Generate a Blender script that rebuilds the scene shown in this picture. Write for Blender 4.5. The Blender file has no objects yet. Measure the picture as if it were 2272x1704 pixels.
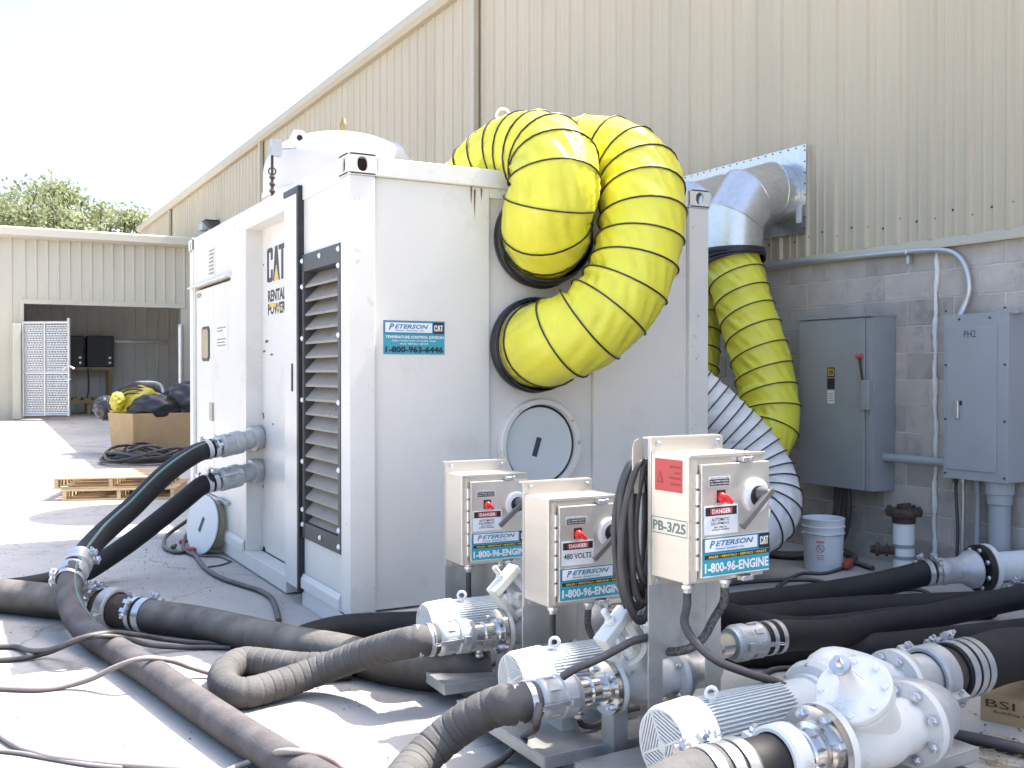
import bpy, math, random
import numpy as np
from mathutils import Matrix, Vector
random.seed(7); RNG = np.random.default_rng(7)
R = math.radians
sc = bpy.context.scene
COL = sc.collection

# ------------------------------------------------------------------ camera
CAM_F, CAM_YAW, CAM_PITCH = 2274.6, 0.50228, -0.010614
CAM_P = np.array([-1.8711, -5.2074, 1.4117])
cd = bpy.data.cameras.new('camera'); cam = bpy.data.objects.new('camera', cd); COL.objects.link(cam)
cd.sensor_width = 36.0; cd.lens = CAM_F / 2272 * 36.0; cd.clip_start = 0.05; cd.clip_end = 2000
cam.location = CAM_P; cam.rotation_euler = (math.pi / 2 + CAM_PITCH, 0, -CAM_YAW)
sc.camera = cam
# ------------------------------------------------------------------ light
SUN_SHIFT = np.array([-0.628, 0.04])           # ground shadow offset per metre of height
sdir = Vector((SUN_SHIFT[0], SUN_SHIFT[1], -1)).normalized()
world = bpy.data.worlds.new('World'); sc.world = world; world.use_nodes = True
wn = world.node_tree.nodes; wl = world.node_tree.links
sky = wn.new('ShaderNodeTexSky'); sky.sky_type = 'NISHITA'; sky.sun_disc = False
sky.sun_elevation = math.asin(-sdir.z); sky.sun_rotation = math.atan2(-sdir.x, -sdir.y)
sky.air_density = 1.0; sky.dust_density = 3.5; sky.ozone_density = 1.0
wl.new(sky.outputs[0], wn['Background'].inputs[0]); wn['Background'].inputs[1].default_value = 0.15
sd = bpy.data.lights.new('sun', 'SUN'); sun = bpy.data.objects.new('sun', sd); COL.objects.link(sun)
sd.energy = 3.6; sd.angle = R(0.55); sd.color = (1.0, 0.955, 0.88)
sun.rotation_euler = sdir.to_track_quat('-Z', 'Y').to_euler(); sun.location = (20, 0, 30)
sc.view_settings.view_transform = 'Standard'; sc.view_settings.look = 'None'
sc.view_settings.exposure = 1.73; sc.view_settings.gamma = 1.0
sc.render.engine = 'CYCLES'
try:
    sc.cycles.use_denoising = True; sc.cycles.max_bounces = 6; sc.cycles.sample_clamp_indirect = 6.0
    sc.cycles.caustics_reflective = False; sc.cycles.caustics_refractive = False
except Exception: pass

# ------------------------------------------------------------------ measuring helpers (survey of the yard from the photograph)
S_ = 1.0271
_fw = np.array([math.sin(CAM_YAW) * math.cos(CAM_PITCH), math.cos(CAM_YAW) * math.cos(CAM_PITCH), math.sin(CAM_PITCH)])
_rt = np.array([math.cos(CAM_YAW), -math.sin(CAM_YAW), 0]); _up = np.cross(_rt, _fw)
def _hit(x, y, ax, v):
    d = _fw + _rt * (x - 1136) / CAM_F - _up * (y - 852) / CAM_F
    return CAM_P + d * (v - CAM_P[ax]) / d[ax]
def Z(x, y, z=0.0): return _hit(x, y, 2, z)
def Yp(x, y, v): return _hit(x, y, 1, v)
def Xp(x, y, v): return _hit(x, y, 0, v)
def ramp(Y): return min(max((Y - 9.0) * 0.0222, 0.0), 0.3)
def GR(x, y, dz=0.0):                        # point on the gently rising yard
    z = 0.0
    for _ in range(30): p = Z(x, y, z + dz); z = ramp(p[1])
    return p
def c2(x, y): return (x / 2.063, 900 + y / 2.063)
def c4(x, y): return (380 + x / 2.676, 860 + y / 2.676)
def c8(x, y): return (1472 + x / 2.064, 900 + y / 2.064)
def dd(x, y): return (x * S_, y * S_)

# ------------------------------------------------------------------ materials
MATS = {}
def _nn(nt, t, **kw):
    n = nt.nodes.new(t)
    for k, v in kw.items(): setattr(n, k, v)
    return n
def mat(name, col, rough=0.5, metal=0.0, var=0.08, vs=3.0, bump=0.0, bs=80.0, stain=None, dust=None, stretch=None, spec=0.5, coat=0.0, trans=None, streak=None, rvar=0.0):
    if name in MATS: return MATS[name]
    m = bpy.data.materials.new(name); m.use_nodes = True; nt = m.node_tree; L = nt.links
    b = nt.nodes['Principled BSDF']; b.inputs['Roughness'].default_value = rough; b.inputs['Metallic'].default_value = metal
    b.inputs['Specular IOR Level'].default_value = spec
    if coat: b.inputs['Coat Weight'].default_value = coat; b.inputs['Coat Roughness'].default_value = 0.15
    tc = _nn(nt, 'ShaderNodeTexCoord'); oi = _nn(nt, 'ShaderNodeObjectInfo')
    mul = _nn(nt, 'ShaderNodeMath', operation='MULTIPLY'); L.new(oi.outputs['Random'], mul.inputs[0]); mul.inputs[1].default_value = 37.0
    add = _nn(nt, 'ShaderNodeVectorMath', operation='ADD'); L.new(tc.outputs['Object'], add.inputs[0]); L.new(mul.outputs[0], add.inputs[1])
    co = add.outputs[0]
    if stretch:
        vm = _nn(nt, 'ShaderNodeVectorMath', operation='MULTIPLY'); L.new(co, vm.inputs[0]); vm.inputs[1].default_value = stretch; co2 = vm.outputs[0]
    else: co2 = co
    n1 = _nn(nt, 'ShaderNodeTexNoise'); n1.inputs['Scale'].default_value = vs; n1.inputs['Detail'].default_value = 6; n1.inputs['Roughness'].default_value = 0.62; L.new(co2, n1.inputs['Vector'])
    r1 = _nn(nt, 'ShaderNodeValToRGB'); r1.color_ramp.elements[0].position = 0.3; r1.color_ramp.elements[1].position = 0.7
    c = np.array(col[:3], float)
    r1.color_ramp.elements[0].color = (*np.clip(c * (1 - var), 0, 1), 1); r1.color_ramp.elements[1].color = (*np.clip(c * (1 + var), 0, 1), 1)
    L.new(n1.outputs['Fac'], r1.inputs[0]); out = r1.outputs[0]
    if stain:                                   # (colour, scale, threshold, strength)
        items = stain if isinstance(stain, list) else [stain]
        for (scol, ss, th, st) in items:
            n2 = _nn(nt, 'ShaderNodeTexNoise'); n2.inputs['Scale'].default_value = ss; n2.inputs['Detail'].default_value = 8; n2.inputs['Roughness'].default_value = 0.7
            sv = _nn(nt, 'ShaderNodeVectorMath', operation='MULTIPLY'); L.new(co, sv.inputs[0]); sv.inputs[1].default_value = streak or (1, 1, 1); L.new(sv.outputs[0], n2.inputs['Vector'])
            r2 = _nn(nt, 'ShaderNodeValToRGB'); r2.color_ramp.elements[0].position = th; r2.color_ramp.elements[1].position = th + 0.08
            r2.color_ramp.elements[0].color = (0, 0, 0, 1); r2.color_ramp.elements[1].color = (st, st, st, 1); L.new(n2.outputs['Fac'], r2.inputs[0])
            mx = _nn(nt, 'ShaderNodeMixRGB'); L.new(r2.outputs[0], mx.inputs[0]); L.new(out, mx.inputs[1]); mx.inputs[2].default_value = (*scol, 1); out = mx.outputs[0]
    if dust:                                    # (colour, strength) settled on faces that look up
        ge = _nn(nt, 'ShaderNodeNewGeometry'); sx = _nn(nt, 'ShaderNodeSeparateXYZ'); L.new(ge.outputs['Normal'], sx.inputs[0])
        mr = _nn(nt, 'ShaderNodeMapRange'); mr.inputs[1].default_value = -0.5; mr.inputs[2].default_value = 0.7; mr.inputs[3].default_value = 0.0; mr.inputs[4].default_value = dust[1]; L.new(sx.outputs[2], mr.inputs[0])
        n3 = _nn(nt, 'ShaderNodeTexNoise'); n3.inputs['Scale'].default_value = 9.0; n3.inputs['Detail'].default_value = 6; L.new(co, n3.inputs['Vector'])
        m3 = _nn(nt, 'ShaderNodeMath', operation='MULTIPLY'); L.new(n3.outputs['Fac'], m3.inputs[0]); L.new(mr.outputs[0], m3.inputs[1])
        m4 = _nn(nt, 'ShaderNodeMath', operation='MULTIPLY'); L.new(m3.outputs[0], m4.inputs[0]); m4.inputs[1].default_value = 1.8; m4.use_clamp = True
        mx = _nn(nt, 'ShaderNodeMixRGB'); L.new(m4.outputs[0], mx.inputs[0]); L.new(out, mx.inputs[1]); mx.inputs[2].default_value = (*dust[0], 1); out = mx.outputs[0]
    if rvar:
        hs = _nn(nt, 'ShaderNodeHueSaturation'); m5 = _nn(nt, 'ShaderNodeMapRange'); m5.inputs[3].default_value = 1 - rvar; m5.inputs[4].default_value = 1 + rvar; L.new(oi.outputs['Random'], m5.inputs[0]); L.new(m5.outputs[0], hs.inputs['Value']); L.new(out, hs.inputs['Color']); out = hs.outputs[0]
    L.new(out, b.inputs['Base Color'])
    mr = _nn(nt, 'ShaderNodeMapRange'); mr.inputs[3].default_value = max(rough - 0.09, 0.03); mr.inputs[4].default_value = min(rough + 0.12, 1); L.new(n1.outputs['Fac'], mr.inputs[0]); L.new(mr.outputs[0], b.inputs['Roughness'])
    if bump:
        n4 = _nn(nt, 'ShaderNodeTexNoise'); n4.inputs['Scale'].default_value = bs; n4.inputs['Detail'].default_value = 5; L.new(co2, n4.inputs['Vector'])
        bp = _nn(nt, 'ShaderNodeBump'); bp.inputs['Strength'].default_value = bump; bp.inputs['Distance'].default_value = 0.01; L.new(n4.outputs['Fac'], bp.inputs['Height']); L.new(bp.outputs[0], b.inputs['Normal'])
    if trans:
        tr = _nn(nt, 'ShaderNodeBsdfTranslucent'); L.new(out, tr.inputs[0]); ms = _nn(nt, 'ShaderNodeMixShader'); ms.inputs[0].default_value = trans
        L.new(b.outputs[0], ms.inputs[1]); L.new(tr.outputs[0], ms.inputs[2]); L.new(ms.outputs[0], nt.nodes['Material Output'].inputs[0])
    MATS[name] = m; return m
RUST = (0.22, 0.09, 0.035); GRIME = (0.35, 0.31, 0.25)
m_white = mat('container_paint', (0.73, 0.708, 0.67), 0.33, var=0.03, vs=1.5, stain=[((0.60, 0.57, 0.51), 2.0, 0.56, 0.4), ((0.45, 0.40, 0.33), 11, 0.66, 0.45), (RUST, 26, 0.69, 0.85)], bump=0.22, bs=2.2)
m_white_post = mat('container_frame_paint', (0.735, 0.715, 0.68), 0.4, var=0.04, vs=3, stain=[((0.52, 0.46, 0.36), 6.0, 0.60, 0.5), (RUST, 15, 0.645, 0.9)], bump=0.05, bs=12)
m_pumpwhite = mat('pump_enamel', (0.74, 0.735, 0.71), 0.34, var=0.05, vs=5, stain=[(GRIME, 7, 0.585, 0.5), ((0.30, 0.20, 0.12), 24, 0.665, 0.75)], bump=0.08, bs=30)
m_motor = mat('motor_paint', (0.60, 0.64, 0.65), 0.4, var=0.04, vs=5, stain=(GRIME, 8, 0.66, 0.35), bump=0.05, bs=60)
m_steel = mat('brushed_stainless', (0.68, 0.635, 0.565), 0.32, metal=0.6, var=0.04, vs=3, stretch=(0.6, 1, 10))
m_chrome = mat('polished_stainless', (0.72, 0.70, 0.67), 0.16, metal=1.0, var=0.05, vs=6)
m_alu = mat('bare_aluminium', (0.58, 0.58, 0.57), 0.45, metal=0.75, var=0.12, vs=7, stain=((0.33, 0.32, 0.30), 5, 0.58, 0.4), bump=0.04, bs=30)
m_cast = mat('cast_aluminium', (0.52, 0.53, 0.54), 0.5, metal=0.6, var=0.14, vs=14, bump=0.15, bs=70, stain=((0.22, 0.18, 0.13), 8, 0.62, 0.5))
m_zinc = mat('zinc_clamp', (0.66, 0.67, 0.70), 0.3, metal=0.85, var=0.1, vs=12)
m_galv = mat('galvanised_sheet', (0.64, 0.645, 0.645), 0.30, metal=0.85, var=0.08, vs=22, stain=((0.45, 0.46, 0.48), 30, 0.55, 0.3))
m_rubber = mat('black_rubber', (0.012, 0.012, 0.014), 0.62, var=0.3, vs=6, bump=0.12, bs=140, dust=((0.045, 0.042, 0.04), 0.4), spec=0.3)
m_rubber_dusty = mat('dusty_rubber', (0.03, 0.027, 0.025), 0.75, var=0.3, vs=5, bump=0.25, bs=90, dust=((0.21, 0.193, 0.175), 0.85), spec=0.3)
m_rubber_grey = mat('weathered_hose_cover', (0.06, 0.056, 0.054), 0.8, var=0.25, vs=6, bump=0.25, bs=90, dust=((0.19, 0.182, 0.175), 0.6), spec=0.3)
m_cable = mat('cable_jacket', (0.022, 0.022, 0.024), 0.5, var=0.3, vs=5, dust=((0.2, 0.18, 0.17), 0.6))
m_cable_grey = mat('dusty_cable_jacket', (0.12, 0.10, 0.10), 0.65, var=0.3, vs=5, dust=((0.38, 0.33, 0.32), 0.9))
m_black = mat('black_vinyl', (0.02, 0.02, 0.025), 0.38, var=0.3, vs=10, bump=0.15, bs=30)
m_darkgap = mat('dark_void', (0.015, 0.014, 0.014), 0.9)  # flat near-black, stands in for shade in openings and behind slats
m_louvre = mat('dusty_louvre', (0.30, 0.27, 0.235), 0.6, metal=0.0, var=0.12, vs=5, stain=((0.10, 0.10, 0.10), 9, 0.6, 0.7))
m_louvreframe = mat('dark_louvre_frame', (0.075, 0.078, 0.085), 0.45, metal=0.3, var=0.2, vs=6)
m_yellow = mat('yellow_duct_vinyl', (0.83, 0.785, 0.075), 0.29, var=0.06, vs=4, bump=0.22, bs=14, stain=((0.62, 0.56, 0.10), 5, 0.60, 0.35), trans=0.10)
m_whiteduct = mat('white_duct_vinyl', (0.80, 0.80, 0.81), 0.5, var=0.05, vs=5, bump=0.25, bs=16, trans=0.08)
m_panelgrey = mat('cabinet_grey_enamel', (0.285, 0.30, 0.315), 0.42, var=0.06, vs=3, stain=((0.33, 0.35, 0.37), 6, 0.66, 0.4), bump=0.03, bs=40)
m_panelgrey2 = mat('panelboard_grey_enamel', (0.34, 0.36, 0.39), 0.4, var=0.05, vs=3, bump=0.03, bs=40)
m_conduit = mat('conduit_zinc', (0.52, 0.53, 0.55), 0.35, metal=0.7, var=0.1, vs=8)
m_block = mat('concrete_block', (0.45, 0.41, 0.375), 0.9, var=0.16, vs=5, bump=0.5, bs=60, stain=[((0.27, 0.26, 0.255), 3.0, 0.55, 0.6), ((0.55, 0.53, 0.51), 12, 0.66, 0.5)], rvar=0.14)
m_mortar = mat('mortar', (0.62, 0.60, 0.58), 0.95, var=0.15, vs=8, bump=0.4, bs=50)
m_tan = mat('tan_cladding', (0.49, 0.425, 0.315), 0.5, var=0.03, vs=0.7, stain=[((0.44, 0.385, 0.295), 1.2, 0.55, 0.5), ((0.38, 0.32, 0.24), 7, 0.68, 0.5)], streak=(1, 1, 0.15), rvar=0.035)
m_tanflash = mat('tan_flashing', (0.48, 0.43, 0.33), 0.45, var=0.04, vs=2, stain=((0.42, 0.36, 0.27), 5, 0.64, 0.5))
m_tan2 = mat('pale_cladding', (0.57, 0.535, 0.44), 0.5, var=0.03, vs=0.8)
m_card = mat('cardboard', (0.47, 0.32, 0.17), 0.85, var=0.08, vs=5, bump=0.06, bs=40)
m_wood = mat('pallet_wood', (0.58, 0.43, 0.26), 0.8, rvar=0.2, var=0.18, vs=3, stretch=(1, 12, 12), bump=0.15, bs=20)
m_woodplain = mat('bench_wood', (0.45, 0.31, 0.15), 0.75, var=0.15, vs=3, bump=0.1, bs=20)
m_plastic = mat('white_bucket_plastic', (0.72, 0.74, 0.77), 0.4, var=0.03, vs=5, stain=(GRIME, 9, 0.66, 0.35))
m_pvc = mat('white_pipe', (0.74, 0.75, 0.75), 0.4, var=0.04, vs=6, stain=(GRIME, 9, 0.62, 0.4))
m_rust = mat('rusty_iron', (0.075, 0.055, 0.045), 0.75, metal=0.3, var=0.4, vs=20, bump=0.4, bs=60)
m_darkiron = mat('black_flange', (0.035, 0.033, 0.033), 0.5, metal=0.3, var=0.3, vs=10, bump=0.1, bs=40)
m_caulk = mat('white_caulk', (0.78, 0.77, 0.74), 0.8, var=0.06, vs=20, bump=0.5, bs=60)
m_decalwhite = mat('decal_white', (0.78, 0.80, 0.83), 0.4, var=0.01)
m_teal = mat('decal_teal', (0.045, 0.32, 0.42), 0.35, var=0.03)
m_blue = mat('decal_blue', (0.05, 0.20, 0.36), 0.35, var=0.03)
m_ink = mat('decal_black', (0.02, 0.02, 0.028), 0.4, var=0.1)
m_yel = mat('decal_yellow', (0.85, 0.48, 0.03), 0.4, var=0.03)
m_redk = mat('red_knob', (0.75, 0.03, 0.035), 0.3, var=0.04)
m_redlab = mat('red_label', (0.55, 0.075, 0.075), 0.5, var=0.06)
m_redtext = mat('red_label_print', (0.34, 0.045, 0.045), 0.5)
m_greenink = mat('green_stencil', (0.13, 0.22, 0.21), 0.6, var=0.1)
m_copper = mat('copper_stain', (0.4, 0.2, 0.1), 0.4, metal=0.6)
m_glass = mat('door_glass', (0.34, 0.29, 0.17), 0.12, var=0.1, spec=0.6)
m_green = mat('hose_stripe', (0.07, 0.22, 0.20), 0.5, var=0.25, vs=9)
m_stripe = mat('white_hose_stripe', (0.22, 0.28, 0.29), 0.6, var=0.25, vs=9)
m_bark = mat('bark', (0.10, 0.075, 0.055), 0.9, var=0.3, vs=6, bump=0.5, bs=12)
m_leaf = mat('oak_leaf', (0.25, 0.28, 0.14), 0.6, var=0.3, vs=0.6, trans=0.45)
m_leaf2 = mat('oak_leaf_pale', (0.26, 0.29, 0.155), 0.6, var=0.3, vs=0.6, trans=0.45)
m_equip = mat('equipment_black', (0.03, 0.03, 0.032), 0.4, var=0.2)
m_interior = mat('interior_liner', (0.74, 0.74, 0.70), 0.6, var=0.06, vs=1)
m_slotblue = mat('slot_dark', (0.05, 0.06, 0.08), 0.6)
m_plastgrey = mat('handle_grey', (0.13, 0.125, 0.12), 0.42, var=0.06, vs=8)
m_yelold = mat('folded_yellow_duct', (0.55, 0.46, 0.05), 0.5, var=0.2, vs=8)
m_straw = mat('straw', (0.42, 0.34, 0.18), 0.9, var=0.2)
m_grit = mat('grit', (0.12, 0.10, 0.085), 0.95, var=0.5, vs=3)

def concrete(name):
    m = bpy.data.materials.new(name); m.use_nodes = True; nt = m.node_tree; L = nt.links; b = nt.nodes['Principled BSDF']
    b.inputs['Roughness'].default_value = 0.9; b.inputs['Specular IOR Level'].default_value = 0.25
    ge = _nn(nt, 'ShaderNodeNewGeometry'); pos = ge.outputs['Position']
    def noise(s, det=8, rg=0.65):
        n = _nn(nt, 'ShaderNodeTexNoise'); n.inputs['Scale'].default_value = s; n.inputs['Detail'].default_value = det; n.inputs['Roughness'].default_value = rg; L.new(pos, n.inputs['Vector']); return n.outputs['Fac']
    def rampn(src, p0, p1, a, bb):
        r = _nn(nt, 'ShaderNodeValToRGB'); r.color_ramp.elements[0].position = p0; r.color_ramp.elements[1].position = p1; r.color_ramp.elements[0].color = a; r.color_ramp.elements[1].color = bb; L.new(src, r.inputs[0]); return r.outputs[0]
    out = rampn(noise(0.9), 0.3, 0.7, (0.44, 0.41, 0.375, 1), (0.57, 0.535, 0.49, 1))
    def mix(fac, col, cur, mode='MIX'):
        mx = _nn(nt, 'ShaderNodeMixRGB'); mx.blend_type = mode; L.new(fac, mx.inputs[0]); L.new(cur, mx.inputs[1]); mx.inputs[2].default_value = (*col, 1); return mx.outputs[0]
    out = mix(rampn(noise(0.45, 6, 0.7), 0.5, 0.62, (0, 0, 0, 1), (0.5,) * 3 + (1,)), (0.29, 0.265, 0.24), out)
    out = mix(rampn(noise(1.7, 7, 0.75), 0.55, 0.68, (0, 0, 0, 1), (0.65,) * 3 + (1,)), (0.26, 0.20, 0.155), out)
    out = mix(rampn(noise(42, 4, 0.8), 0.66, 0.72, (0, 0, 0, 1), (0.6,) * 3 + (1,)), (0.20, 0.185, 0.17), out)
    out = mix(rampn(noise(90, 3, 0.6), 0.60, 0.70, (0, 0, 0, 1), (0.4,) * 3 + (1,)), (0.58, 0.56, 0.53), out)
    wn_ = _nn(nt, 'ShaderNodeTexNoise'); wn_.inputs['Scale'].default_value = 1.6; wn_.inputs['Detail'].default_value = 5; L.new(pos, wn_.inputs['Vector'])
    wv = _nn(nt, 'ShaderNodeVectorMath', operation='MULTIPLY_ADD'); L.new(wn_.outputs['Color'], wv.inputs[0]); wv.inputs[1].default_value = (0.7, 0.7, 0.0); L.new(pos, wv.inputs[2])
    vo = _nn(nt, 'ShaderNodeTexVoronoi', feature='DISTANCE_TO_EDGE'); vo.inputs['Scale'].default_value = 0.33; L.new(wv.outputs[0], vo.inputs['Vector'])
    out = mix(rampn(vo.outputs['Distance'], 0.0008, 0.0026, (0.5, 0.5, 0.5, 1), (0, 0, 0, 1)), (0.18, 0.16, 0.14), out)
    L.new(out, b.inputs['Base Color'])
    bp = _nn(nt, 'ShaderNodeBump'); bp.inputs['Strength'].default_value = 0.25; bp.inputs['Distance'].default_value = 0.01; L.new(noise(55, 6), bp.inputs['Height']); L.new(bp.outputs[0], b.inputs['Normal'])
    return m
m_conc = concrete('yard_concrete')

# ------------------------------------------------------------------ mesh helpers
ROOTM = {}
def new_obj(name, data, parent=None):
    o = bpy.data.objects.new(name, data); COL.objects.link(o)
    if parent is not None:
        o.parent = parent; ROOTM[o.name] = ROOTM.get(parent.name, Matrix.Identity(4))
    return o
def tag(o, label, cat, group=None, kind=None):
    if label: o['label'] = label
    if cat: o['category'] = cat
    if group: o['group'] = group
    if kind: o['kind'] = kind
    return o
def thing(name, label, cat, loc=(0, 0, 0), rz=0.0, group=None):
    o = bpy.data.objects.new(name, None); COL.objects.link(o); o.empty_display_size = 0.1
    o.location = loc; o.rotation_euler = (0, 0, rz)
    ROOTM[o.name] = Matrix.Translation(Vector(loc)) @ Matrix.Rotation(rz, 4, 'Z')
    return tag(o, label, cat, group)
def nrm(v):
    v = np.asarray(v, float); return v / (np.linalg.norm(v) + 1e-12)
def perp(d):
    d = nrm(d); a = np.array([0, 0, 1.0]) if abs(d[2]) < 0.9 else np.array([1.0, 0, 0])
    u = nrm(np.cross(a, d)); return u, np.cross(d, u)
def spline(pts, step=0.03):
    P = np.asarray(pts, float); out = []
    P = np.vstack([2 * P[0] - P[1], P, 2 * P[-1] - P[-2]])
    for i in range(1, len(P) - 2):
        p0, p1, p2, p3 = P[i - 1:i + 3]
        a = 0.5
        t0 = 0; t1 = t0 + np.linalg.norm(p1 - p0) ** a + 1e-6; t2 = t1 + np.linalg.norm(p2 - p1) ** a + 1e-6; t3 = t2 + np.linalg.norm(p3 - p2) ** a + 1e-6
        n = max(2, int(np.linalg.norm(p2 - p1) / step * 1.1))
        for t in np.linspace(t1, t2, n, endpoint=False):
            A1 = (t1 - t) / (t1 - t0) * p0 + (t - t0) / (t1 - t0) * p1; A2 = (t2 - t) / (t2 - t1) * p1 + (t - t1) / (t2 - t1) * p2; A3 = (t3 - t) / (t3 - t2) * p2 + (t - t2) / (t3 - t2) * p3
            B1 = (t2 - t) / (t2 - t0) * A1 + (t - t0) / (t2 - t0) * A2; B2 = (t3 - t) / (t3 - t1) * A2 + (t - t1) / (t3 - t1) * A3
            out.append((t2 - t) / (t2 - t1) * B1 + (t - t1) / (t2 - t1) * B2)
    out.append(P[-2]); out = np.array(out)
    s = np.r_[0, np.cumsum(np.linalg.norm(np.diff(out, axis=0), axis=1))]
    n = max(3, int(s[-1] / step) + 1); q = np.linspace(0, s[-1], n)
    return np.stack([np.interp(q, s, out[:, k]) for k in range(3)], 1)
def frames(P):
    T = np.gradient(P, axis=0); T /= np.linalg.norm(T, axis=1)[:, None] + 1e-12
    u, v = perp(T[0]); U = [u]
    for i in range(1, len(P)):
        u = U[-1] - T[i] * (U[-1] @ T[i]); U.append(nrm(u))
    U = np.array(U); V = np.cross(T, U); return T, U, V
class MB:
    def __init__(s): s.v = []; s.f = []; s.mi = []; s.k = 0
    def add(s, verts, faces, mi=0):
        n = len(s.v); s.v.extend([tuple(map(float, p)) for p in verts]); s.f.extend([tuple(i + n for i in f) for f in faces]); s.mi.extend([mi] * len(faces)); return s
    def box(s, a, b, mi=0):
        x0, y0, z0 = np.minimum(a, b); x1, y1, z1 = np.maximum(a, b)
        return s.add([(x0, y0, z0), (x1, y0, z0), (x1, y1, z0), (x0, y1, z0), (x0, y0, z1), (x1, y0, z1), (x1, y1, z1), (x0, y1, z1)],
                     [(0, 3, 2, 1), (4, 5, 6, 7), (0, 1, 5, 4), (1, 2, 6, 5), (2, 3, 7, 6), (3, 0, 4, 7)], mi)
    def obox(s, c, ex, ey, ez, mi=0):          # centre + half-axis vectors
        c, ex, ey, ez = map(lambda q: np.asarray(q, float), (c, ex, ey, ez))
        V = [c + a * ex + b * ey + d * ez for d in (-1, 1) for (a, b) in ((-1, -1), (1, -1), (1, 1), (-1, 1))]
        return s.add(V, [(0, 3, 2, 1), (4, 5, 6, 7), (0, 1, 5, 4), (1, 2, 6, 5), (2, 3, 7, 6), (3, 0, 4, 7)], mi)
    def bar(s, a, b, w, t, upv=(0, 0, 1)):
        a = np.asarray(a, float); b = np.asarray(b, float); d = nrm(b - a); side = np.cross(d, upv); side = nrm(side) if np.linalg.norm(side) > 1e-6 else perp(d)[0]; n = np.cross(side, d)
        return s.obox((a + b) / 2, d * np.linalg.norm(b - a) / 2, side * w / 2, n * t / 2)
    def lathe(s, o, d, prof, n=32, cap=True, sq=1.0):
        o = np.asarray(o, float); d = nrm(d); u, v = perp(d); V = []; F = []
        for (t, r) in prof:
            for k in range(n):
                a = 2 * math.pi * k / n; V.append(o + d * t + (u * math.cos(a) + v * math.sin(a) * sq) * r)
        for i in range(len(prof) - 1):
            for k in range(n):
                k2 = (k + 1) % n; F.append((i * n + k, i * n + k2, (i + 1) * n + k2, (i + 1) * n + k))
        if cap: F.append(tuple(range(n - 1, -1, -1))); F.append(tuple((len(prof) - 1) * n + k for k in range(n)))
        return s.add(V, F)
    def cyl(s, a, b, r, r2=None, n=24, cap=True):
        a = np.asarray(a, float); b = np.asarray(b, float); Ln = np.linalg.norm(b - a)
        return s.lathe(a, b - a, [(0, r), (Ln, r if r2 is None else r2)], n, cap)
    def tube(s, P, r, n=12, cap=True):
        P = np.asarray(P, float); T, U, V = frames(P); r = np.broadcast_to(r, (len(P),)); a = np.linspace(0, 2 * math.pi, n, endpoint=False)
        ring = P[:, None, :] + (U[:, None, :] * np.cos(a)[None, :, None] + V[:, None, :] * np.sin(a)[None, :, None]) * r[:, None, None]
        F = [(i * n + k, i * n + (k + 1) % n, (i + 1) * n + (k + 1) % n, (i + 1) * n + k) for i in range(len(P) - 1) for k in range(n)]
        if cap: F += [tuple(range(n - 1, -1, -1)), tuple((len(P) - 1) * n + k for k in range(n))]
        return s.add(ring.reshape(-1, 3), F)
    def torus(s, c, d, Rr, r, n=40, m=8, a0=0, a1=2 * math.pi):
        u, v = perp(d); c = np.asarray(c, float); full = abs(a1 - a0 - 2 * math.pi) < 1e-6
        A = np.linspace(a0, a1, n, endpoint=not full); P = [c + (u * math.cos(a) + v * math.sin(a)) * Rr for a in A]; d = nrm(d); V = []; F = []
        for i, p in enumerate(P):
            o = nrm(p - c)
            for k in range(m):
                b = 2 * math.pi * k / m; V.append(p + o * r * math.cos(b) + d * r * math.sin(b))
        for i in range(n if full else n - 1):
            for k in range(m): j = (i + 1) % n; F.append((i * m + k, j * m + k, j * m + (k + 1) % m, i * m + (k + 1) % m))
        return s.add(V, F)
    def prism(s, poly, o, ex, ey, th):           # 2-D polygon extruded by th along ex x ey
        o, ex, ey = map(lambda q: np.asarray(q, float), (o, ex, ey)); ez = np.cross(ex, ey); n = len(poly)
        V = [o + ex * x + ey * y for x, y in poly] + [o + ex * x + ey * y + ez * th for x, y in poly]
        return s.add(V, [tuple(range(n - 1, -1, -1)), tuple(range(n, 2 * n))] + [(k, (k + 1) % n, n + (k + 1) % n, n + k) for k in range(n)])
    def hexn(s, c, d, r, h): return s.lathe(c, d, [(0, r), (h * 0.8, r), (h, r * 0.85)], 6)
    def mesh(s, name, mats, smooth=35):
        me = bpy.data.meshes.new(name); me.from_pydata(s.v, [], s.f)
        for m in (mats if isinstance(mats, (list, tuple)) else [mats]): me.materials.append(m)
        if any(s.mi): me.polygons.foreach_set('material_index', s.mi)
        if smooth:
            me.polygons.foreach_set('use_smooth', [True] * len(me.polygons))
            try: me.set_sharp_from_angle(angle=R(smooth))
            except Exception: pass
        me.update(); return me
    def build(s, name, mats, parent=None, world=True, smooth=35, bev=0.0, seg=2):
        if parent is not None and world:
            inv = ROOTM.get(parent.name, Matrix.Identity(4)).inverted()
            A = np.array(inv); v = np.array(s.v); s.v = [tuple(p) for p in (v @ A[:3, :3].T + A[:3, 3])]
        o = new_obj(name, s.mesh(name, mats, smooth), parent)
        if bev:
            bm = o.modifiers.new('bevel', 'BEVEL'); bm.width = bev; bm.segments = seg; bm.limit_method = 'ANGLE'; bm.angle_limit = R(40); bm.harden_normals = False
        return o
def recalc(me):
    import bmesh
    b = bmesh.new(); b.from_mesh(me); bmesh.ops.recalc_face_normals(b, faces=b.faces); b.to_mesh(me); b.free()
def copy_tree(o, parent=None):
    c = o.copy(); COL.objects.link(c); c.parent = parent
    for ch in list(o.children): copy_tree(ch, c)
    return c
TXT = {}
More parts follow.
